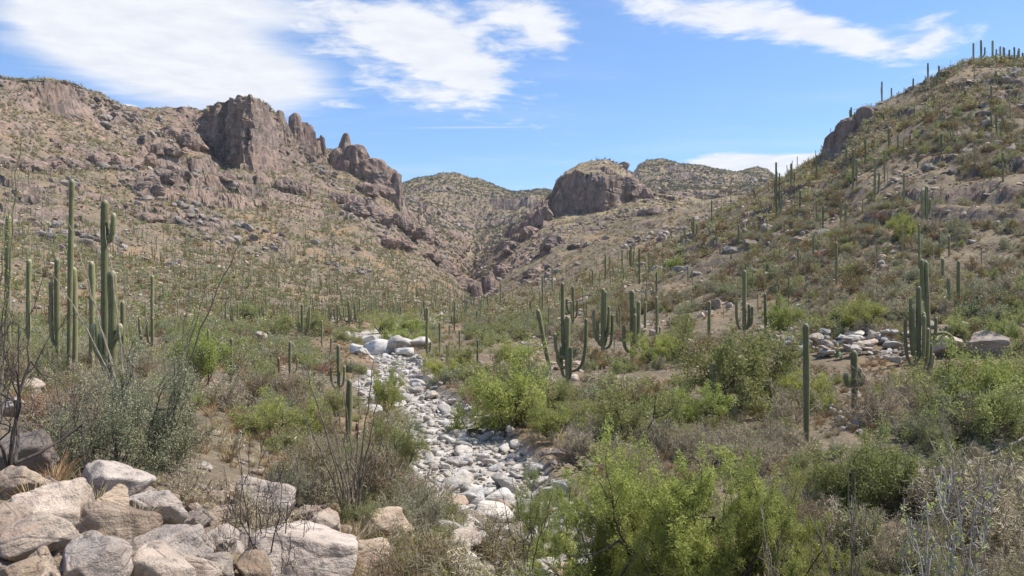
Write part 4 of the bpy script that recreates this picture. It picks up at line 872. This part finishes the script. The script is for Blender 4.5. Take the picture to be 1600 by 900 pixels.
# ------------------------------------------------------------------ trees with feathery crowns
TREE_N = [plant_meshes('tree', 11, MWOOD, MGREEN, W=2.9, H=3.6, nstem=6, levels=5, kids=4, r0=.06, nleaf=64000, ll=.085, lw=.022, spread=1.2, up=.0, off=.06),
          plant_meshes('tree', 12, MWOOD, MMESQ, W=2.6, H=3.2, nstem=5, levels=5, kids=4, r0=.07, nleaf=30000, ll=.09, lw=.028, spread=1.0, up=.02, off=.09)]
TREE_M = [plant_meshes('tree', 20 + i, MWOOD, MGREEN if i % 2 == 0 else MMESQ, W=3.2, H=3.9, nstem=5, levels=5, kids=4, r0=.08, nleaf=15000, ll=.16, lw=.055, spread=1.05, up=.02, off=.13) for i in range(4)]
TREES = [  # base column, base row, crown width px, crown height px, mesh, label
 (1060, 935, 380, 225, ('N', 0), 'bright feathery green tree with dark forked trunk on the near bank'), (1205, 935, 200, 165, ('N', 0), 'smaller bright green tree touching the dark forked one'), (1000, 938, 270, 200, ('N', 0), 'dense bright green tree filling the gap beside the dark forked one'), (1130, 938, 290, 205, ('N', 0), 'broad bright green tree between the dark forked one and the smaller one'), (940, 930, 240, 185, ('N', 0), 'low bright feathery tree leaning toward the wash beside the dark forked one'),
 (620, 742, 110, 85, ('N', 1), 'low spreading mesquite overhanging the dry wash behind the ocotillo'), (845, 880, 110, 130, ('N', 1), 'thin open branched mesquite beside the wash cobbles'),
 (775, 690, 200, 130, ('M', 0), 'round dense green tree standing on the edge of the dry wash'), (985, 700, 150, 98, ('M', 1), 'feathery green tree between brown brush and the saguaros'),
 (870, 690, 110, 60, ('M', 2), 'low pale green tree next to the dead rusty saguaro'), (1150, 645, 235, 135, ('M', 3), 'wide spreading tree with dark trunk shading the ground'),
 (1095, 665, 120, 60, ('M', 2), 'low green bushy tree at the foot of the thick armless saguaro'), (820, 580, 90, 48, ('M', 0), 'small green tree by the grey rock heap'), (1025, 570, 80, 50, ('M', 2), 'small tree behind the low elbow armed saguaro'),
 (635, 530, 90, 40, ('M', 0), 'green tree spreading above the white boulders'), (600, 522, 70, 34, ('M', 1), 'dark green tree beside the one above the white boulders'), (640, 540, 70, 26, ('M', 2), 'low green tree right behind the white boulders'),
 (315, 605, 120, 95, ('M', 0), 'bright green tree around the slender armless saguaro'), (592, 650, 80, 70, ('M', 0), 'green tree by the pitchfork saguaro on the wash bank'), (452, 690, 110, 70, ('M', 2), 'spreading green tree behind the ocotillo wands'),
 (720, 580, 80, 40, ('M', 1), 'green tree on the bank above the round dense tree'), (690, 595, 70, 36, ('M', 2), 'bushy green tree beside the narrow part of the wash'), (480, 525, 90, 34, ('M', 3), 'green tree hugging the clustered saguaro'), (400, 500, 80, 26, ('M', 1), 'low green tree on the flat under the scree'),
 (1350, 520, 90, 50, ('M', 2), 'yellow green tree just above the long rock pile'), (1225, 520, 90, 52, ('M', 0), 'pale green tree at the end of the long rock pile'), (1510, 530, 70, 34, ('M', 1), 'bright low tree under the prickly pear clump'), (1580, 555, 90, 60, ('M', 3), 'dull green tree beside the big rounded boulder'),
 (1400, 800, 190, 110, ('M', 3), 'dark green bushy tree below the pale path rocks'), (1310, 800, 170, 110, ('M', 1), 'green bushy tree among ocotillo stems'), (1530, 700, 190, 110, ('M', 3), 'grey green tree above the fallen bleached log'), (1255, 640, 90, 60, ('M', 2), 'low green tree close by the tall slender saguaro'),
 (160, 640, 100, 60, ('M', 3), 'small tree amid the stand of saguaros'), (420, 690, 130, 60, ('M', 1), 'low green tree above the sandy clearing'), (1410, 380, 60, 40, ('M', 2), 'pale green tree high on the steep hillside'), (1050, 425, 40, 24, ('M', 0), 'small green tree on the low shoulder of the hill')]
for k in range(34):
    px, py = [(R.uniform(250, 560), R.uniform(520, 640)), (R.uniform(660, 780), R.uniform(540, 600)), (R.uniform(780, 1300), R.uniform(590, 720)), (R.uniform(1240, 1600), R.uniform(600, 800)), (R.uniform(250, 520), R.uniform(540, 680))][k % 5]
    D_ = hit(px, py).y; hw = R.uniform(1.6, 3.2) / D_ * F
    if any(c[0] - hw < px < c[1] + hw and py > c[2] and py - hw * .8 < c[3] for c in CLEAR0): continue
    where = ['on the grassy flat beyond the sandy clearing', 'on the bank of the narrow wash', 'in the thicket under the saguaro group', 'on the brushy floor below the long rock pile', 'in the pale brush past the saguaro stand'][k % 5]
    TREES.append((px, py, hw * 2, hw * R.uniform(.9, 1.3), ('M', k % 4), 'rounded green bushy tree ' + where))
for px, py, cw_, ch, (lod, i), lab in TREES:
    if py > 900: p = hit(px, py, 15)
    else: p = hit(px, py)
    br, fo = (TREE_N if lod == 'N' else TREE_M)[i]; k = p.y / F; w0, h0 = (5.8, 3.6) if (lod, i) == ('N', 0) else (5.2, 3.2) if lod == 'N' else (6.4, 3.9)
    root = link('tree', None, None, p, (0, 0, R.uniform(0, 6.28)), (cw_ * k / w0, cw_ * k / w0, ch * k / h0)); tag(root, lab, 'tree', 'green trees of the valley' if not lab.startswith('rounded green bushy') else 'green trees ' + lab[25:])
    link('trunk', br, root); link('crown', fo, root)

# ------------------------------------------------------------------ shrubs
SH = {}   # kind -> (near meshes [branches, foliage], mid meshes, far meshes)
def shrub_kind(key, wood, leaf, seed, H, n, ll, lw, spread=1.1, stems=14, up=.05):
    nearm = [plant_meshes(key, seed + i, wood, leaf, W=.5, H=H, nstem=stems, levels=4, kids=4, r0=.014, nleaf=n, ll=ll, lw=lw, spread=spread, up=up, off=.03, ratio=.6) for i in range(2)]
    mid = [plant_one(key, seed + 5 + i, wood, leaf, W=.5, H=H, nstem=9, levels=3, kids=4, r0=.014, nleaf=max(150, n // 9), ll=ll * 2.6, lw=lw * 3.2, spread=spread, up=up, off=.045, ratio=.65) for i in range(3)]
    farm = [plant_one(key, seed + 9 + i, wood, leaf, W=.5, H=H, nstem=5, levels=2, kids=3, r0=.014, nleaf=90, ll=.16, lw=.10, spread=spread, up=up, off=.08, ratio=.8) for i in range(3)]
    SH[key] = (nearm, mid, farm)
shrub_kind('dry', MTWIG, MDRY, 600, .62, 2600, .07, .007)
shrub_kind('grey', MTWIG, MGREY, 620, .6, 9000, .024, .009)
shrub_kind('olive', MTWIG, MOLIVE, 640, .75, 8000, .024, .009, .8, 16, .1)
shrub_kind('green', MTWIG, MMESQ, 660, .62, 9000, .03, .009)
shrub_kind('rust', MTWIG, MRUST, 680, .5, 5000, .026, .009)
shrub_kind('juniper', MWOOD, MJUN, 700, .7, 3000, .03, .012)
LABS = {'dry': ('leafless brown twiggy shrub', 'dry shrubs'), 'grey': ('grey green rounded shrub', 'grey shrubs'), 'olive': ('yellow olive creosote shrub', 'olive shrubs'), 'green': ('fresh green leafy shrub', 'green shrubs'), 'rust': ('rusty orange dried shrub', 'rusty shrubs')}
def shrub_obj(key, x, y, s, label=None, group=None, hgt=1.0, parts=True, rz=None):
    z = float(gz(x, y)); rz = R.uniform(0, 6.28) if rz is None else rz
    if parts:
        br, fo = R.choice(SH[key][0]); root = link('shrub', None, None, (x, y, z), (0, 0, rz), (s, s, s * hgt)); root.empty_display_size = .2
        link('branches', br, root); link('foliage', fo, root)
    else: root = link('shrub', R.choice(SH[key][1]), None, (x, y, z), (0, 0, rz), (s, s, s * hgt))
    return tag(root, label, 'shrub', group)
# shrubs one can name
NAMED = [('grey', 120, 735, 150, 1.2, 'grey bush beside the large dark shaded boulder'), ('olive', 265, 735, 120, 1.0, 'yellow green creosote beside the sandy clearing'), ('olive', 500, 790, 110, 1.2, 'bronze creosote behind the tall ocotillo'), ('olive', 595, 792, 120, 1.0, 'bronze creosote between the ocotillo and the dry wash'),
         ('olive', 760, 905, 150, .8, 'golden brown bush on the near bank above the wash'), ('olive', 660, 905, 130, .7, 'bronze leafed bush at the lower end of the boulder bank'), ('dry', 700, 925, 200, .6, 'bare grey shrub tangled with the bronze bushes'), ('dry', 410, 860, 140, 1.0, 'bare dark twiggy shrub growing between tan boulders'), ('dry', 300, 790, 110, .8, 'dry straw coloured shrub behind the boulder bank'),
         ('dry', 1385, 672, 120, 1.0, 'dome shaped dry shrub beside the dirt path'), ('dry', 1240, 665, 90, 1.0, 'grey dry shrub behind the tall slender saguaro'), ('dry', 1440, 650, 110, .9, 'dry shrub below the many armed saguaro'),
         ('grey', 1530, 690, 150, .9, 'pale grey green shrub beneath the rusty brush'), ('rust', 1510, 600, 60, .9, 'rusty dead shrub leaning on the big rounded boulder'), ('rust', 1590, 625, 70, .7, 'orange dried shrub past the rusty boulder shrub'), ('dry', 1550, 860, 230, .9, 'tall bare shrub crowding the near slope below the log'), ('dry', 1480, 820, 170, .9, 'bare twiggy shrub under the bleached thorny branch'), ('dry', 1330, 880, 170, .8, 'bare brown shrub around the pale ocotillo stems')]
for key, px, py, wd, hg, lab in NAMED:
    p = hit(px, py, 7); shrub_obj(key, p.x, p.y, wd / F * p.y, lab, 'shrubs one can name', hg)
for x0, x1, py, n_, lab in [(990, 1260, 722, 26, 'straw coloured leafless shrub of the broad thicket behind the bright feathery tree'), (895, 1000, 708, 10, 'straw coloured leafless shrub beside the dark rock heap')]:
    for q in range(n_):
        p = hit(R.uniform(x0, x1), py + R.uniform(-22, 24)); shrub_obj('dry', p.x, p.y, R.uniform(1.3, 2.1), lab, 'straw coloured thicket' if n_ > 12 else 'dry shrubs by the dark rock heap', R.uniform(.8, 1.1))
p = hit(190, 752, 7); k = p.y / F
br, fo = plant_meshes('bush', 733, MWOOD, MGREY, W=125 * k, H=185 * k, nstem=9, levels=5, kids=4, r0=.03, nleaf=32000, ll=.034, lw=.014, spread=1.0, up=.03, off=.045)
root = link('shrub', None, None, p); tag(root, 'big grey green bush with dark stems above the boulder bank', 'shrub'); link('branches', br, root); link('foliage', fo, root)
# scattered shrubs
allsh = []
# open views the photograph keeps clear of brush: rock heaps, path, saguaro feet (picture rectangles on the ground)
CLEAR = [c for c in CLEAR0 if c[:2] != (640, 800)]
CLEAR = [c + (hit((c[0] + c[1]) / 2, c[3]).y,) for c in CLEAR]
def blocks(px, y, z, s):
    out = np.zeros(len(px), bool); py = H0 - F * z / y; hw = .45 * s / y * F; top = py - .6 * s / y * F
    for a, b_, c, d, D in CLEAR: out |= (px + hw > a) & (px - hw < b_) & (top < d) & (py > c) & (y < D * 1.12)
    return out
def scatter(n, d0, d1, p0, p1, keys, wts, smin, smax, cluster=.0, seed=0, zmax=1e9):
    x, y, px = sample(n, d0, d1, p0, p1); z = gz(x, y)
    f = fbm(x * .08, y * .08, octaves=3, seed=seed)
    f = f + (.45 * fbm(x * .018, y * .018, octaves=2, seed=seed + 40) if d0 > 200 else 0)
    ok = (f > cluster) & (wash_mask(x, y) < np.where(y > 62, .55, .15)) & visible(x, y, z + .5, 3) & (z < zmax)
    ok &= ~((np.abs(x + 9.8) < 2.2) & (np.abs(y - 27) < 5))          # sandy clearing
    ok &= ~((y < 17.5) & (px < 600)) & (y > 9)
    sz = NPR.uniform(size=n) ** 1.6 * (smax - smin) + smin
    ok &= ~blocks(px, y, z, sz)
    kk = NPR.choice(len(keys), n, p=np.array(wts) / sum(wts)); g2 = fbm(x * .05 + 9, y * .05, octaves=2, seed=seed + 3)
    for i in np.where(ok)[0]:
        k = keys[kk[i]]
        s = sz[i]
        allsh.append((s / y[i], x[i], y[i], z[i], k, s))
ALLK = ['dry', 'grey', 'olive', 'green', 'rust']
scatter(900, 10, 40, -60, 1660, ALLK, [3.4, 2.4, 1.4, 4, .3], .6, 1.9, -.35, 1)
scatter(1900, 32, 75, -60, 1660, ALLK, [3.6, 2.6, 1.3, 5, .4], .8, 2.4, -.35, 2)
scatter(4200, 70, 170, -60, 850, ALLK, [1.6, 3.2, 1.2, 6, .2], 1.0, 3.2, -.35, 3)
scatter(3600, 150, 300, -60, 800, ALLK, [2, 3, 1.5, 4, .3], 1.2, 3.4, -.35, 4)
scatter(13000, 66, 210, 800, 1660, ALLK, [6.5, 3, 3.2, 1.9, .8], .6, 2.4, -.28, 5)
scatter(1200, 170, 300, 740, 1250, ALLK, [4, 3, 3, 2, .8], .8, 2.4, -.3, 6)
allsh.sort(key=lambda t: -t[0])
NSH = 300 - len(NAMED) - 37
def zone(x, y):
    px = PXC + F * x / y
    if abs(x - float(wash_x(y))) < float(wash_half(y)) + 3: return 'on the edge of the dry wash'
    if y < 26 and px < 560: return 'behind the tan boulder bank'
    if px > 800 and y > 62: return 'on the lower hillside'
    return 'on the valley floor across the wash from the boulder bank' if x > float(wash_x(y)) else 'on the flat beyond the saguaro stand'
for q, x, y, z, k, s in allsh[:NSH]:
    zn = zone(x, y); shrub_obj(k, x, y, s, LABS[k][0] + ' ' + zn, LABS[k][1] + ' ' + zn, R.uniform(.75, 1.2), parts=y < 45)
rest = [t for t in allsh[NSH:]]
scatter_start = len(allsh)
allsh.clear()
scatter(46000, 230, 830, -60, 790, ALLK, [2.2, 3.4, 3, 2.2, .2], .9, 2.9, -.22, 7)
scatter(12000, 320, 800, 735, 1260, ALLK, [3, 2.5, 3.5, .8, .3], .9, 2.6, -.3, 8)
scatter(44000, 800, 1760, 600, 1260, ALLK + ['juniper'], [1, 1.5, 2, .4, .05, 7], 1.8, 4.6, -.5, 9)
rest += allsh
pm, pt, ro, scl, ix = [], [], [], [], []
order = {}
for k in ALLK + ['juniper']:
    order[k] = (len(pm), len(pm) + 3); pm += SH[k][1] + SH[k][2]
for q, x, y, z, k, s in rest:
    ix.append(order[k][0 if y < 150 else 1] + R.randrange(3)); pt.append((x, y, z)); ro.append((0, 0, R.uniform(0, 6.28))); scl.append((s, s, s * R.uniform(.7, 1.2)))
stuff('desert_scrub', 'low desert scrub covering the slopes and flats', pm, pt, ro, scl, ix)
# dry grass
def tuft(seed, mat, n=70):
    rng = np.random.RandomState(seed); th = rng.uniform(0, 6.28, n); sp = rng.uniform(.05, .75, n); L = rng.uniform(.5, 1, n)
    b = np.stack([np.cos(th) * .12 * rng.uniform(0, 1, n), np.sin(th) * .12, th * 0], -1); d = unit(np.stack([np.cos(th) * sp, np.sin(th) * sp, np.ones(n)], -1)); m_ = b + d * L[:, None] * .55; e = m_ + unit(d + np.stack([np.cos(th), np.sin(th), -.3 * np.ones(n)], -1) * .35) * L[:, None] * .45
    v1, q1 = tubes(b, m_, np.full(n, .008), np.full(n, .006)); v2, q2 = tubes(m_, e, np.full(n, .006), np.full(n, .001)); V, Q, M = join([(v1, q1, 0), (v2, q2, 0)])
    return mesh_np('grass_tuft', V, Q, [mat])
tufts = [tuft(i, MGRASS if i < 3 else MDRY) for i in range(5)]
x1, y1, _ = sample(5000, 9, 60); x2, y2, _ = sample(9000, 55, 215); x, y = np.concatenate([x1, x2]), np.concatenate([y1, y2]); z = gz(x, y)
ok = (fbm(x * .12, y * .12, octaves=3, seed=66) > -.1) & (wash_mask(x, y) < .1) & visible(x, y, z + .3, 3); x, y, z = x[ok], y[ok], z[ok]; n = len(x)
s = NPR.uniform(.25, .7, n) * (1 + (y > 60) * .5)
stuff('dry_grass', 'tufts of dry straw coloured grass between the shrubs', tufts, np.stack([x, y, z], -1), np.stack([np.zeros(n), np.zeros(n), NPR.uniform(0, 6.28, n)], -1), np.stack([s, s, s * .8], -1), NPR.randint(0, 5, n))

# ------------------------------------------------------------------ ocotillos, bare branches, prickly pear, logs
def wand(base, tip, r, bow, seed, mat=None, leafy=0, n=16):
    """one ocotillo wand, thorny grooved cane bowing outward"""
    rng = np.random.RandomState(seed); b, e = np.array(base, float), np.array(tip, float); t = np.linspace(0, 1, n)[:, None]
    side = np.array([e[0] - b[0], e[1] - b[1], 0]); mid = (b + e) / 2 + np.array([0, 0, 1]) * bow - side * .18
    p = (1 - t) ** 2 * b + 2 * t * (1 - t) * mid + t ** 2 * e; p[1:-1] += rng.normal(size=(n - 2, 3)) * .018
    rad = r * (1 - .72 * t[:, 0])
    V, Q = tubes(p[:-1], p[1:], rad[:-1], rad[1:], 6); parts = [(V, Q, 0)]
    m_ = 90; i = rng.randint(0, n - 1, m_); f = rng.uniform(0, 1, (m_, 1)); c = p[i] * (1 - f) + p[i + 1] * f; d = unit(rng.normal(size=(m_, 3))); rr = rad[i]
    v2, q2 = tubes(c, c + d * (rr[:, None] + .022), np.full(m_, .003), np.full(m_, .0008)); parts.append((v2, q2, 0))
    if leafy:
        i = rng.randint(2, n - 1, leafy); f = rng.uniform(0, 1, (leafy, 1)); c = p[i] * (1 - f) + p[i + 1] * f; d = unit(rng.normal(size=(leafy, 3)) + np.array([0, 0, .5]))
        v3, q3 = leaves(c + d * .03, d, np.full(leafy, .05), np.full(leafy, .02), rng); parts.append((v3, q3, 1))
    V, Q, M = join(parts); return mesh_np('ocotillo_wand', V, Q, [mat or MOCO, MGREEN], M)
def ocotillo(px, py, D, tips, r, label, leafy=0, mat=None, group='ocotillos'):
    p = Vector(((px - PXC) / F * D, D, 0)); p.z = float(gz(p.x, p.y)); k = D / F
    if py: p.z = min(p.z + .3, (H0 - py) * k)
    root = link('ocotillo', None, None, p); tag(root, label, 'ocotillo', group); root.empty_display_size = .2
    for i, (tx, ty) in enumerate(tips):
        a = R.uniform(0, 6.28); tp = ((tx - px) * k, R.uniform(-.5, .5), (H0 - ty) * k - p.z)
        link('stem', wand((.09 * math.cos(a), .09 * math.sin(a), -.1), tp, r * R.uniform(.8, 1.15), R.uniform(0, .12), int(abs(px) + i * 31), mat, leafy), root)
ocotillo(555, 842, 18, [(462, 608), (480, 560), (505, 590), (528, 640), (540, 610), (560, 575), (572, 660), (590, 560), (600, 610), (548, 690), (585, 690), (520, 700), (612, 640), (500, 640)], .03, 'tall bare ocotillo with many wands rooted among tan boulders')
ocotillo(268, 612, 21, [(385, 375), (305, 470), (335, 440), (298, 420), (262, 500), (280, 520)], .03, 'leaning ocotillo with one long arching wand beside the trident saguaro')
ocotillo(-6, 640, 14, [(22, 205), (2, 330), (-30, 300), (35, 420), (14, 380)], .026, 'ocotillo covered in small green leaves by the bare thorn branches', 150)
ocotillo(200, 640, 19, [(95, 320), (150, 350), (60, 380), (230, 480), (120, 440), (195, 430), (215, 500)], .024, 'sparse grey ocotillo threading through the stand of saguaros', 0, MTWIG)
ocotillo(1335, 900, 13, [(1333, 712), (1318, 760), (1290, 790), (1352, 735), (1365, 800), (1240, 740), (1262, 760)], .019, 'ocotillo with pale shining stems beside the dark green bushy tree', 0, MOCO)
ocotillo(1515, 905, 12, [(1480, 640), (1500, 720), (1545, 720), (1470, 690), (1580, 700), (1520, 690), (1440, 760), (1560, 760)], .02, 'grey ocotillo in front of the bleached log', 0, MTWIG)
ocotillo(820, 900, 19, [(780, 760), (800, 740), (840, 790), (862, 770)], .018, 'dark thin stemmed ocotillo on the edge of the wash', 12, MWOOD)
ocotillo(1375, 500, None or 75, [(1365, 440), (1385, 445), (1372, 430), (1395, 455), (1355, 450)], .03, 'small ocotillo on the slope behind the long rock pile', 20)
def bare(px, py, D, wpx, hpx, mat, seed, label, stems=4, r0=.02, leaf=0, spread=1.2, rz=0):
    k = D / F; p = Vector(((px - PXC) * k, D, (H0 - py) * k)); p.z = max(p.z, float(gz(p.x, p.y)) - .1)
    br, fo = plant_meshes('bare_shrub', seed, mat, MGREEN, W=wpx * k / 2, H=hpx * k, nstem=stems, levels=5, kids=3, r0=r0, nleaf=leaf, ll=.03, lw=.013, spread=spread, up=.02, ratio=.66, off=.012, wig=.32)
    root = link('bare_shrub', None, None, p, (0, 0, rz)); tag(root, label, 'shrub', 'bare thorn shrubs'); link('branches', br, root)
    if fo: link('foliage', fo, root)
bare(15, 700, 11, 330, 270, MWOOD, 901, 'bare dark thorn shrub spreading beside the saguaro stand', 5, .03)
bare(1435, 960, 4.2, 210, 215, MPALE, 903, 'pale thorny branch with a few green leaves close on the bank', 3, .006, 320)
bare(415, 880, 9.5, 160, 190, MWOOD, 905, 'bare black twigged shrub rising between tan boulders', 5, .012)
bare(1210, 960, 9, 70, 150, MTWIG, 907, 'single crooked bare branch before the bright green tree', 2, .012)
def log_obj(px0, py0, px1, py1, r, label, seed):
    a, b_ = hit(px0, py0, 12), hit(px1, py1, 12); b_ = Vector((b_.x, a.y + (b_.y - a.y) * .5, b_.z + .5)); rng = np.random.RandomState(seed); t = np.linspace(0, 1, 14)[:, None]
    A, B = np.array(a), np.array(b_); p = A + (B - A) * t + rng.normal(size=(14, 3)) * r * .4; p -= A; rad = r * (1 - .65 * t[:, 0])
    V, Q = tubes(p[:-1], p[1:], rad[:-1], rad[1:], 8); parts = [(V, Q, 0)]
    for i in (5, 8, 10):
        d = rng.normal(size=3) * .5; d[2] = abs(d[2]); V2, Q2 = tubes(p[i:i + 1], p[i:i + 1] + d, np.array([r * .4]), np.array([r * .1]), 6); parts.append((V2, Q2, 0))
    V, Q, M = join(parts); o = link('fallen_log', mesh_np('fallen_log', V, Q, [MPALE], smooth=True), None, (a.x, a.y, a.z + r * .7)); tag(o, label, 'log')
log_obj(1500, 735, 1570, 655, .07, 'bleached fallen branch lying on the brush below the rounded boulder', 4)
log_obj(585, 662, 632, 650, .1, 'pale driftwood log across the edge of the dry wash', 6)
pad_v, pad_f = ICO[3]
pad_me = mesh_np('pad', pad_v * np.array([.13, .025, .17]) * (1 + .15 * pad_v[:, 2:3]) + np.array([0, 0, .16]), pad_f, [MPEAR], smooth=True)
def pear(px, py, n, s, label):
    p = hit(px, py); root = link('prickly_pear', None, None, p, (0, 0, R.uniform(0, 6)), s); tag(root, label, 'prickly pear', 'prickly pears'); root.empty_display_size = .2
    spots = [((R.uniform(-.5, .5), R.uniform(-.4, .4), 0), 0) for _ in range(n // 3)]
    for i in range(n):
        q, lv = R.choice(spots); a = R.uniform(0, 6.28); tl = R.uniform(-.55, .55)
        o = link('pad', pad_me, root, q, (R.uniform(-.3, .3), tl, a), R.uniform(.8, 1.25))
        if lv < 2: e = Euler(o.rotation_euler).to_matrix() @ Vector((0, 0, .3)); spots.append(((q[0] + e.x, q[1] + e.y, q[2] + e.z), lv + 1))
pear(1512, 490, 26, 1.7, 'clump of prickly pear at the foot of two plain saguaros')
pear(958, 575, 14, 1.2, 'low prickly pear under the tight armed candelabra saguaro')
pear(1320, 560, 14, 1.3, 'prickly pear growing against the long rock pile')

# ------------------------------------------------------------------ thin desert haze
bm = bmesh.new(); bmesh.ops.create_cube(bm, size=1); me = bpy.data.meshes.new('haze'); bm.to_mesh(me); bm.free()
mh = bpy.data.materials.new('haze'); mh.use_nodes = True; hn = NT(mh.node_tree); hn.n.remove(hn.n['Principled BSDF'])
pv = hn.new('ShaderNodeVolumePrincipled'); pv.inputs['Color'].default_value = (.80, .88, 1.0, 1); pv.inputs['Density'].default_value = .00005
hn.l.new(pv.outputs[0], hn.n['Material Output'].inputs['Volume']); me.materials.append(mh)
hz = link('haze', me, None, (0, 1370, 165), (0, 0, 0), (13000, 2900, 365)); tag(hz, 'thin pale desert haze filling the valley air', kind='stuff')
